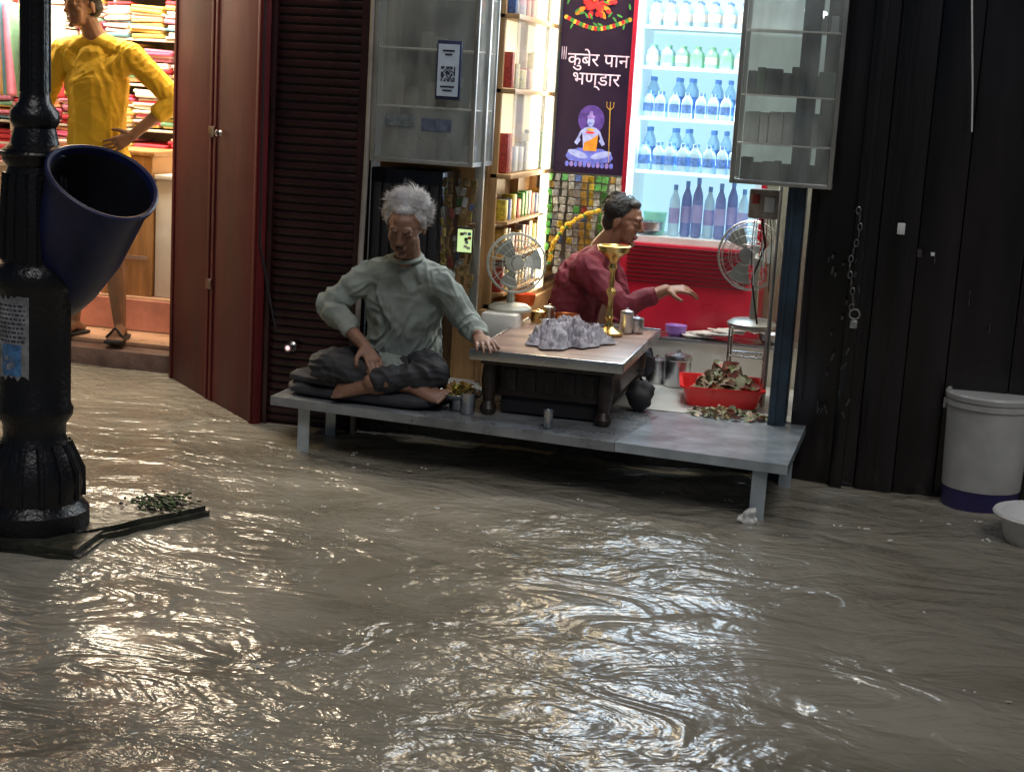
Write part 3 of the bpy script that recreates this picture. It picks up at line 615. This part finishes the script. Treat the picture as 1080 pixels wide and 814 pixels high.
for k in range(150):
    x=LX+.27+random.gauss(0,.05); y=LY+.36+random.gauss(0,.06); p.ell((x,y,.043+random.random()*.012),(random.uniform(.004,.012),random.uniform(.003,.008),.005),weeds if k%3 else mossy,sub=1)
p.done(ang=50)
# bin
p=M('hanging_litter_bin')
ax=V((.50,-.32,.82)).normalized(); Rb=ax.to_track_quat('Z','Y').to_matrix(); rc=V((-.935,-1.93,1.165))
p.lathe([(0,-.55),(.045,-.54),(.085,-.50),(.11,-.43),(.14,-.27),(.163,-.03),(.166,-.012),(.176,-.014),(.178,0),(.172,.004),(.1625,0),(.155,-.05),(.133,-.27),(.10,-.43),(.07,-.48),(0,-.51)],rc,navy,seg=44,R=Rb,wob=.03)
p.lathe([(.1595,-.02),(.152,-.06),(.129,-.27),(.096,-.43),(.065,-.475),(0,-.50)],rc,navyin,seg=44,R=Rb,wob=.03,cap=False)
p.ring((LX,LY,1.23),.106,.008,black_iron)
p.done()

# ------------------------------------------------------------ buckets
p=M('white_paint_bucket'); cx,cy=1.89,-.03
bw=pm('white_bucket_plastic',(.42,.42,.41),.35,var=.18,scale=4); bb=pm('blue_bucket_print',(.03,.025,.10),.35)
p.lathe([(.14,-.2),(.145,-.05),(.15,.10)],(cx,cy,0),bb,seg=44)
p.lathe([(.1515,.08),(.163,.40),(.17,.405),(.17,.425),(.165,.428),(.172,.432),(.174,.45),(.168,.458),(.16,.455),(.157,.44),(.145,.0),(.14,-.19),(0,-.19)],(cx,cy,0),bw,seg=44)
p.lathe([(0,.44),(.158,.44),(.158,.446),(0,.448)],(cx,cy,0),bw,seg=44)
for s in (-1,1): p.box((cx+s*.172,cy,.40),(.012,.03,.04),bw,bev=.004)
p.done()
p=M('white_plastic_basin'); p.lathe([(.0,-.02),(.13,-.02),(.15,.02),(.165,.085),(.19,.09),(.195,.10),(.19,.108),(.165,.104),(.145,.05),(.125,.03),(0,.03)],(2.10,-.50,.0),white,seg=44); p.done()

# ------------------------------------------------------------ people
class Fig:
    def __init__(s): s.p=[]
    def cap(s,a,b,ra,rb,lab,R=None):
        ra=(ra,)*3 if not isinstance(ra,tuple) else ra; rb=(rb,)*3 if not isinstance(rb,tuple) else rb
        s.p.append((V(a),V(b),V(ra),V(rb),lab,R or Matrix.Identity(3)))
    def build(s,name,mats,vox=.0042,cloth=(),inflate=.006,folds=.007,parent=None,smooth=3):
        vs=[];fs=[]
        for a,b,ra,rb,lab,R in s.p:
            bm=bmesh.new()
            for v in ICO2[0]: bm.verts.new(a+R@V((v.x*ra.x,v.y*ra.y,v.z*ra.z)))
            if (a-b).length>1e-5:
                for v in ICO2[0]: bm.verts.new(b+R@V((v.x*rb.x,v.y*rb.y,v.z*rb.z)))
            r=bmesh.ops.convex_hull(bm,input=list(bm.verts))
            bmesh.ops.delete(bm,geom=[v for v in bm.verts if not v.link_faces],context='VERTS')
            bm.normal_update(); bm.verts.index_update(); o=len(vs); vs+=[v.co[:] for v in bm.verts]; fs+=[[v.index+o for v in f.verts] for f in bm.faces]; bm.free()
        me=bpy.data.meshes.new('tmp'); me.from_pydata(vs,[],fs); ob=bpy.data.objects.new('tmp',me); sc.collection.objects.link(ob)
        m=ob.modifiers.new('r','REMESH'); m.mode='VOXEL'; m.voxel_size=vox; m.use_smooth_shade=True
        m2=ob.modifiers.new('s','SMOOTH'); m2.iterations=smooth; m2.factor=.5
        dg=bpy.context.evaluated_depsgraph_get(); dg.update(); nm=bpy.data.meshes.new_from_object(ob.evaluated_get(dg)); bpy.data.objects.remove(ob)
        n=len(nm.vertices); P=np.empty(n*3); nm.vertices.foreach_get('co',P); P=P.reshape(-1,3)
        N=np.empty(n*3); nm.vertices.foreach_get('normal',N); N=N.reshape(-1,3)
        best=np.full(n,1e9); li=np.zeros(n,int); labs=[]
        for a,b,ra,rb,lab,R in s.p:
            if lab not in labs: labs.append(lab)
            A=np.array(a);D=np.array(b-a);dd=D@D
            t=np.clip(((P-A)@D)/dd,0,1) if dd>1e-10 else np.zeros(n)
            C=A+t[:,None]*D; Sx=np.array(ra)+t[:,None]*np.array(rb-ra); q=np.linalg.norm(((P-C)@np.array(R))/Sx,axis=1)-1
            q=q*Sx.mean(1)
            k=q<best; best[k]=q[k]; li[k]=labs.index(lab)
        ml=[]
        for lab in labs: ml.append(mats[lab])
        cl=np.array([l in cloth for l in labs])[li]; hair=np.array([l=='hair' for l in labs])[li]
        for i in np.nonzero(cl)[0]:
            x,y,zz=P[i]; wv=noise.noise(V((x*5,y*5,zz*5)))
            f1=noise.noise(V((x*17+3*wv,y*17+zz*4,zz*6+x*5))); f2=noise.noise(V((x*9+7,y*9+1,zz*16+4*wv)))
            f3=noise.noise(V((x*40,y*40,zz*30)))
            P[i]+=N[i]*(inflate+folds*(.75*(1-abs(f1)*3.2)+.5*(1-abs(f2)*3)-.6)+folds*.15*f3)
        for i in np.nonzero(hair)[0]:
            v=V(P[i]); P[i]+=N[i]*(.007*noise.noise(v*17)+.002*noise.noise(v*80))
        nm.vertices.foreach_set('co',P.ravel())
        u=[]
        for m_ in ml:
            if m_ not in u: u.append(m_)
        nm.materials.clear()
        for m_ in u: nm.materials.append(m_)
        lm=np.array([u.index(m_) for m_ in ml])[li]
        loops=np.empty(len(nm.loops),int); nm.loops.foreach_get('vertex_index',loops); st=np.empty(len(nm.polygons),int); nm.polygons.foreach_get('loop_start',st)
        nm.polygons.foreach_set('material_index',lm[loops[st]].astype(np.int32)); nm.polygons.foreach_set('use_smooth',[True]*len(nm.polygons)); nm.update()
        nm.name=name; o=bpy.data.objects.new(name,nm); return link(o,parent)
def frame(f,u):
    f=V(f).normalized(); u=V(u); r=f.cross(u).normalized(); u=r.cross(f).normalized(); return Matrix((r,f,u)).transposed()
def head(F,c,f,u,s=1,bushy=0,back=0):
    R=frame(f,u); c=V(c); g=lambda x,y,z: c+R@V((x*s,y*s,z*s)); T=lambda *a: tuple(k*s for k in a)
    def e(a,b,ra,rb,l): F.cap(g(*a),g(*b),T(*ra),T(*rb),l,R)
    e((0,-.012,.02),(0,-.012,.02),(.072,.088,.082),(.072,.088,.082),'skin')
    e((0,.03,.02),(0,.03,.045),(.058,.055,.04),(.05,.05,.03),'skin')
    e((0,.03,-.01),(0,.040,-.082),(.062,.055,.05),(.038,.038,.028),'skin')
    e((.036,.052,-.03),(.028,.050,-.075),(.024,.026,.025),(.022,.022,.022),'skin'); e((-.036,.052,-.03),(-.028,.050,-.075),(.024,.026,.025),(.022,.022,.022),'skin')
    e((.026,.075,.024),(-.026,.075,.024),(.022,.012,.012),(.022,.012,.012),'skin')
    e((0,.084,.012),(0,.102,-.028),(.009,.008,.008),(.012,.011,.010),'skin'); e((.011,.092,-.033),(-.011,.092,-.033),(.008,.009,.007),(.008,.009,.007),'skin')
    e((.02,.083,-.062),(-.02,.083,-.062),(.007,.009,.0045),(.007,.009,.0045),'lip'); e((.015,.081,-.073),(-.015,.081,-.073),(.008,.009,.005),(.008,.009,.005),'lip')
    e((0,.076,-.1),(0,.076,-.1),(.020,.016,.014),(.020,.016,.014),'skin')
    for q in (1,-1):
        e((q*.072,-.008,-.01),(q*.072,-.012,-.035),(.008,.017,.02),(.007,.011,.012),'skin')
        e((q*.030,.072,.001),(q*.030,.072,.001),(.016,.013,.0105),(.016,.013,.0105),'skin')
        e((q*.030,.0775,-.002),(q*.030,.0775,-.002),(.011,.0105,.0045),(.011,.0105,.0045),'eye')
        e((q*.018,.087,.021),(q*.046,.077,.022),(.006,.004,.0035),(.006,.004,.003),'brow')
    h=bushy
    e((0,-.024-back,.034),(0,-.024-back,.034),(.079+h,.086+h*.7,.079+h*.6),(.079+h,.086+h*.7,.079+h*.6),'hair'); e((0,-.05,-.02),(0,-.045,-.05),(.070+h*.5,.055,.05),(.055,.045,.03),'hair')
    e((0,.022-back,.078),(0,.022-back,.078),(.056,.040,.026),(.056,.040,.026),'hair')
    if h:
        for q in (1,-1): e((q*.07,-.012,.03),(q*.072,-.022,-.005),(.016,.036,.03),(.012,.028,.02),'hair')
    return R,g
def hand(F,w,d,n,curl=.35,s=1,side=1,thumb=.6):
    w=V(w); d=V(d).normalized(); n=V(n); n=(n-d*n.dot(d)).normalized(); sd=d.cross(n)*side
    R=Matrix((sd,d,n)).transposed()
    F.cap(w,w+d*.03*s,(.024*s,.02*s,.018*s),(.034*s,.02*s,.015*s),'skin',R); F.cap(w+d*.03*s,w+d*.078*s,(.034*s,.02*s,.016*s),(.040*s,.014*s,.012*s),'skin',R)
    for i,(o,l) in enumerate(((.031,.072),(.0105,.08),(-.0105,.074),(-.031,.058))):
        p=w+d*(.082-.004*abs(i-1))*s+sd*o*s; a=curl*(.6+.12*i); dd=d+sd*o*2.4
        for k,fr_ in enumerate((.45,.32,.23)):
            v=(dd.normalized()*math.cos(a)+n*math.sin(a)); q=p+v*l*fr_*s; r=.0088-.0009*k
            F.cap(p,q,r*s,(r-.0008)*s,'skin'); p=q; a+=curl*(.9+.1*i)
    p=w+d*.022*s+sd*.028*s; v=(d*.62+sd*.7+n*thumb*.6).normalized()
    q=p+v*.038*s; F.cap(p,q,.013*s,.0105*s,'skin'); v2=(v+d*.4+n*.3*thumb-sd*.2).normalized(); F.cap(q,q+v2*.03*s,.0102*s,.0085*s,'skin')
def foot(F,a,d,up=(0,0,1),lab='skin',s=1):
    a=V(a); d=V(d).normalized(); R=frame(d,up); u=R.col[2]; r=R.col[0]
    F.cap(a-u*.03*s,a-d*.05*s-u*.055*s,(.034*s,)*3,(.032*s,.03*s,.028*s),lab,R)
    F.cap(a-u*.035*s+d*.02*s,a+d*.125*s-u*.068*s,(.034*s,.04*s,.034*s),(.044*s,.03*s,.017*s),lab,R)
    for i,o in enumerate((-.034,-.015,.001,.016,.030)):
        F.cap(a+d*.135*s+r*o*s-u*.07*s,a+d*(.168-.004*i)*s+r*o*1.1*s-u*.076*s,(.0125-.001*i)*s,(.0105-.0009*i)*s,lab)
def tors(F,pel,mid,ch,R,sl,sr,nb,hd,lab='shirt',w=1,belly=.115):
    F.cap(pel,mid,(.155*w,.12,.11),(.145*w,belly,.09),lab,R); F.cap(mid,ch,(.145*w,belly,.09),(.165*w,.115,.12),lab,R)
    F.cap(V(ch),V(ch).lerp(V(nb),.62),(.165*w,.112,.12),(.10*w,.08,.06),lab,R)
    F.cap(sl,V(nb)-V((0,0,.02)),.058,.052,lab); F.cap(sr,V(nb)-V((0,0,.02)),.058,.052,lab)
    F.cap(V(ch),sl,(.1,.09,.09),.060,lab); F.cap(V(ch),sr,(.1,.09,.09),.060,lab)
    F.cap(nb,hd,.056,.05,'skin')
def hairtufts(name,c,R,n,mat,ln,rad=(.079,.087,.080),parent=None,cen=(0,-.024,.034),face=.3,lift=.2,w0=.0016):
    p=M(name)
    for i in range(n):
        d=V((random.gauss(0,1),random.gauss(0,1),random.gauss(0,1))).normalized()
        if d.z<-.45 or (d.y>face and d.z<.6): continue
        b=V(c)+R@(V(cen)+V((d.x*rad[0],d.y*rad[1],d.z*rad[2]))*.99); o=R@d
        cl_=noise.noise(V((d.x*3,d.y*3,d.z*3)))
        bk=R@V((.5*math.copysign(1,d.x+.25)+cl_+random.gauss(0,.2),-.55+random.gauss(0,.2),-.35+cl_+random.gauss(0,.2))); sid=(bk-o*bk.dot(o)).normalized()
        l=ln*random.uniform(.6,1.3)*(1+cl_*.8); m1=b+(o*(lift+.25)+sid*.8)*l*.5; t=b+(o*lift+sid*.9)*l
        w=o.cross(sid).normalized()*w0
        p.add([b-w,b+w,m1+w*.8,m1-w*.8,t],[[0,1,2,3],[3,2,4]],mat)
    return p.done(parent,ang=180)
def skinm(n,c): return pm(n,c,.5,var=.18,scale=14,bump=.0008,bscale=120)
eyem=pm('eye_dark',(.03,.025,.02),.15,var=.5)
def clothm(n,c,var=.15): return pm(n,c,.8,var=var,scale=9,bump=.0015,bscale=70)
# --- elderly man, cross-legged on the cushion, bowed forward
F=Fig(); R=frame((.10,-1,0),(.03,.12,1)); Rl=frame((.12,-1,-.3),(.03,-.25,1))
pel=V((-.50,-.15,.40)); mid=V((-.49,-.17,.53)); ch=V((-.475,-.22,.665)); sl=V((-.325,-.265,.735)); sr=V((-.625,-.255,.73)); nb=V((-.455,-.285,.812)); hc=V((-.440,-.385,.965))
tors(F,pel,mid,ch,R,sl,sr,nb,hc+V((0,.03,-.06)),w=1.04,belly=.14)
F.cap(pel+V((-.02,-.06,-.03)),pel+V((.0,-.10,-.04)),(.20,.14,.05),(.17,.10,.035),'shirt',R)
F.cap(ch+V((0,.05,.03)),nb+V((0,.05,-.04)),(.14,.08,.10),(.10,.06,.05),'shirt',R)
el=V((-.205,-.21,.565)); wr=V((-.125,-.345,.545)); er=V((-.785,-.31,.60)); wr2=V((-.60,-.40,.475))
F.cap(sl,el,.060,.048,'shirt'); F.cap(el,wr,.048,.038,'shirt'); F.cap(sr,er,.062,.050,'shirt'); F.cap(er,er.lerp(wr2,.62),.050,.044,'shirt')
F.cap(el.lerp(wr,.9),wr+V((.008,-.03,0)),.027,.025,'skin'); F.cap(er.lerp(wr2,.4),wr2+V((.02,-.015,-.012)),.034,.025,'skin')
hand(F,wr+V((.01,-.03,-.005)),(.45,-.85,-.10),(0,0,-1),curl=.22,side=1)
hand(F,wr2+V((.02,-.018,-.012)),(.62,-.45,-.55),(-.3,.3,-1),curl=.4,side=-1)
hl=V((-.40,-.20,.36)); hr=V((-.60,-.20,.36)); kl=V((-.29,-.40,.375)); kr=V((-.735,-.46,.375)); al=V((-.52,-.50,.335)); ar=V((-.40,-.44,.33))
F.cap(hl,kl,.085,.062,'trouser'); F.cap(hr,kr,.085,.062,'trouser'); F.cap(pel,hl,.11,.09,'trouser'); F.cap(pel,hr,.11,.09,'trouser')
F.cap(kl,al+V((.03,.01,.01)),.06,.044,'trouser'); F.cap(kr,ar+V((-.05,-.0,.01)),.06,.045,'trouser')
F.cap(al+V((.06,.01,.01)),al,.034,.033,'skin'); F.cap(ar+V((-.05,0,0)),ar+V((.02,-.01,0)),.034,.033,'skin')
foot(F,al,(-1,-.25,.0),up=(0,-.7,.7),s=.9); foot(F,ar+V((.02,-.01,.01)),(.95,-.3,.05),up=(0,-.6,.8),s=.9)
Rh,g=head(F,hc,(.04,-1,-.52),(.06,-.1,1),s=1.0,bushy=.006,back=.012)
old=empty('elderly_man')
grey=pm('grey_hair',(.46,.45,.45),.7,var=.35,scale=50)
shirtg=clothm('pale_green_grey_shirt',(.25,.29,.27),.12)
F.build('body',dict(skin=skinm('aged_skin',(.23,.12,.08)),lip=skinm('aged_lips',(.15,.07,.05)),eye=eyem,brow=grey,hair=grey,shirt=shirtg,trouser=clothm('charcoal_trousers',(.025,.027,.033))),cloth=('shirt','trouser'),folds=.011,parent=old)
hairtufts('hair_tufts',hc,Rh,5200,grey,.042,rad=(.086,.092,.084),parent=old,cen=(0,-.036,.034),face=.45,lift=.34,w0=.0012)
p=M('shirt_collar'); Rc=frame((.1,-1,-.3),(0,-.5,1))
p.ring(nb+V((.003,-.020,.014)),.060,.010,shirtg,R=Rc,sx=1,sy=.95)
p.done(old)
# --- shopkeeper facing right
F=Fig(); R=frame((1,-.12,0),(.22,0,1))
pel=V((.02,.75,.34)); mid=V((.035,.75,.49)); ch=V((.08,.75,.65)); sr=V((.12,.58,.75)); sl=V((.15,.92,.75)); nb=V((.16,.75,.825)); hc=V((.252,.735,.968))
tors(F,pel,mid,ch,R,sl,sr,nb,hc+V((-.03,0,-.06)),w=1.08)
F.cap(ch+V((-.04,0,.02)),nb+V((-.04,0,-.04)),(.15,.08,.10),(.10,.06,.05),'shirt',R)
er=V((.315,.535,.59)); wr=V((.49,.60,.675)); el=V((.24,.95,.56)); wl=V((.22,.84,.40))
F.cap(sr,er,.064,.052,'shirt'); F.cap(er,er.lerp(wr,.6),.05,.044,'shirt'); F.cap(er,wr,.04,.027,'skin'); hand(F,wr,(.95,.1,.12),(.2,.3,-.8),curl=.45,side=-1)
F.cap(sl,el,.062,.048,'shirt'); F.cap(el,el.lerp(wl,.5),.045,.04,'shirt'); F.cap(el,wl,.036,.027,'skin'); hand(F,wl,(.4,-.6,-.3),(0,0,-1),curl=.4,side=1)
hr=V((.05,.66,.32)); hl=V((.05,.84,.32)); kr=V((.40,.60,.33)); kl=V((.38,1.0,.33)); ar=V((.28,.90,.28)); al=V((.25,.66,.28))
for a,b in ((hr,kr),(hl,kl)): F.cap(a,b,.09,.062,'trouser'); F.cap(pel,a,.11,.09,'trouser')
F.cap(kr,ar,.06,.04,'trouser'); F.cap(kl,al,.06,.04,'trouser'); foot(F,ar,(.3,.9,0),up=(-.7,0,.7)); foot(F,al,(.3,-.9,0),up=(-.7,0,.7))
Rh,g=head(F,hc,(1,-.10,-.24),(.12,0,1),s=.98)
yo=empty('shopkeeper_man'); blk=pm('black_hair',(.012,.01,.009),.55,var=.3,scale=60)
F.build('body',dict(skin=skinm('brown_skin',(.24,.11,.065)),lip=skinm('lips',(.2,.07,.05)),eye=eyem,brow=blk,hair=blk,shirt=clothm('maroon_shirt',(.15,.014,.030)),trouser=clothm('dark_trousers',(.02,.02,.03))),cloth=('shirt','trouser'),folds=.009,parent=yo)
hairtufts('hair_tufts',hc,Rh,3000,blk,.022,parent=yo)
# --- standing man in yellow
F=Fig(); R=frame((.25,-1,0),(0,0,1)); up=V((0,0,.09))
pel=V((-2.56,1.04,1.0))+up; mid=V((-2.56,1.03,1.14))+up; ch=V((-2.56,1.03,1.35))+up; sl=V((-2.385,1.05,1.49))+up; sr=V((-2.735,1.0,1.49))+up; nb=V((-2.575,1.03,1.57))+up; hc=V((-2.62,.98,1.73))+up
tors(F,pel,mid,ch,R,sl,sr,nb,hc+V((0,.03,-.06)),w=.98)
F.cap(pel-V((0,0,.02)),pel-V((0,0,.09)),(.165,.125,.08),(.165,.12,.04),'shirt',R)
el=V((-2.16,1.10,1.37)); wl=V((-2.345,1.0,1.18)); er=V((-2.86,1.0,1.30)); wr=V((-2.84,.90,1.07))
F.cap(sl,el,.062,.052,'shirt'); F.cap(el,el.lerp(wl,.35),.054,.048,'shirt'); F.cap(el,wl,.038,.027,'skin'); hand(F,wl,(-.6,-.5,-.45),(-.6,.5,0),curl=.35,side=-1)
F.cap(sr,er,.062,.052,'shirt'); F.cap(er,wr,.038,.027,'skin'); hand(F,wr,(0,-.1,-1),(1,0,0),curl=.3,side=1)
hl=V((-2.47,1.04,.97)); hr=V((-2.66,1.04,.97)); kl=V((-2.44,.99,.60)); kr=V((-2.68,1.0,.60)); al=V((-2.43,1.05,.20)); ar=V((-2.70,1.06,.20))
for h_,k_,a_ in ((hl,kl,al),(hr,kr,ar)):
    F.cap(h_,h_.lerp(k_,.8),.095,.078,'short'); F.cap(h_,k_,.08,.055,'skin'); F.cap(k_,k_.lerp(a_,.35),.052,.055,'skin'); F.cap(k_.lerp(a_,.35),a_,.054,.034,'skin')
foot(F,al,(.3,-1,0)); foot(F,ar,(-.2,-1,0))
Rh,g=head(F,hc,(-.5,-1,-.15),(0,0,1))
st=empty('standing_man')
F.build('body',dict(skin=skinm('warm_skin',(.26,.13,.07)),lip=skinm('lips2',(.2,.07,.05)),eye=eyem,brow=blk,hair=blk,shirt=clothm('yellow_shirt',(.68,.42,.02),.08),short=clothm('beige_shorts',(.3,.22,.15))),cloth=('shirt','short'),folds=.005,parent=st)
hairtufts('hair_tufts',hc,Rh,1600,blk,.018,parent=st)
p=M('sandals')
for a_,d in ((al,V((.3,-1,0))),(ar,V((-.2,-1,0)))):
    d.normalize(); c=a_+d*.055; an=math.atan2(d.y,d.x); p.box((c.x,c.y,.126),(.27,.095,.018),rub,rot=(0,0,an),bev=.008)
    s_=V((-d.y,d.x,0)); t=a_+d*.12; p.tube([V((t.x,t.y,.14))+s_*.045,V((t.x,t.y,.19)),V((t.x,t.y,.14))-s_*.045],.008,rub)
p.done(st)

# ------------------------------------------------------------ lights
def area(name,loc,size,power,col,look,sy=None):
    l=bpy.data.lights.new(name,'AREA'); l.energy=power; l.color=col; l.size=size
    if sy: l.shape='RECTANGLE'; l.size_y=sy
    o=bpy.data.objects.new(name,l); o.location=loc; o.rotation_euler=V(look).to_track_quat('-Z','Y').to_euler(); link(o)
area('shop_ceiling_light',(.4,.7,2.42),.6,30,(1,.92,.8),(0,-.15,-1))
area('refrigerator_light',(.5,1.24,1.7),.5,17,(.70,.86,1),(0,-1,-.25),1.0)
area('led_strip_lamp',(-.15,1.1,1.4),.05,6,(1,.8,.5),(.4,-1,0),1.6)
area('cloth_shop_ceiling_light',(-2.9,1.3,2.68),1.2,110,(1,.86,.66),(.0,-.1,-1),.8)
for dx in (-.38,.38):
    l=bpy.data.lights.new('lantern_bulb','POINT'); l.energy=9; l.color=(1,.75,.42); l.shadow_soft_size=.08
    o=bpy.data.objects.new('lantern_bulb',l); o.location=(LX+dx,LY,3.5); link(o)
w=bpy.data.worlds.new('World'); sc.world=w; w.use_nodes=True; nt=w.node_tree; bg=nt.nodes['Background']; sky=nt.nodes.new('ShaderNodeTexSky'); sky.sky_type='NISHITA'; sky.sun_disc=False
sd=V((.35,-.75,1.05)).normalized()
sky.sun_elevation=math.asin(sd.z); sky.sun_rotation=math.atan2(sd.x,sd.y)
nt.links.new(sky.outputs[0],bg.inputs[0]); bg.inputs[1].default_value=.013
l=bpy.data.lights.new('sun','SUN'); l.energy=.85; l.angle=math.radians(25); l.color=(1,.96,.92); o=bpy.data.objects.new('sun',l); o.rotation_euler=(-sd).to_track_quat('-Z','Y').to_euler(); link(o)
# ------------------------------------------------------------ camera
cd=bpy.data.cameras.new('camera'); cam=bpy.data.objects.new('camera',cd); link(cam); sc.camera=cam
cd.sensor_width=36; cd.lens=54.33; cd.clip_end=500
Rm=(Matrix.Rotation(math.radians(13),3,'Z')@Matrix.Rotation(math.radians(90-10.67),3,'X')@Matrix.Rotation(math.radians(3.4),3,'Z'))
cam.location=(1.4,-6.3,1.5); cam.rotation_euler=Rm.to_euler()
sc.view_settings.view_transform='Standard'; sc.view_settings.look='None'; sc.view_settings.exposure=0
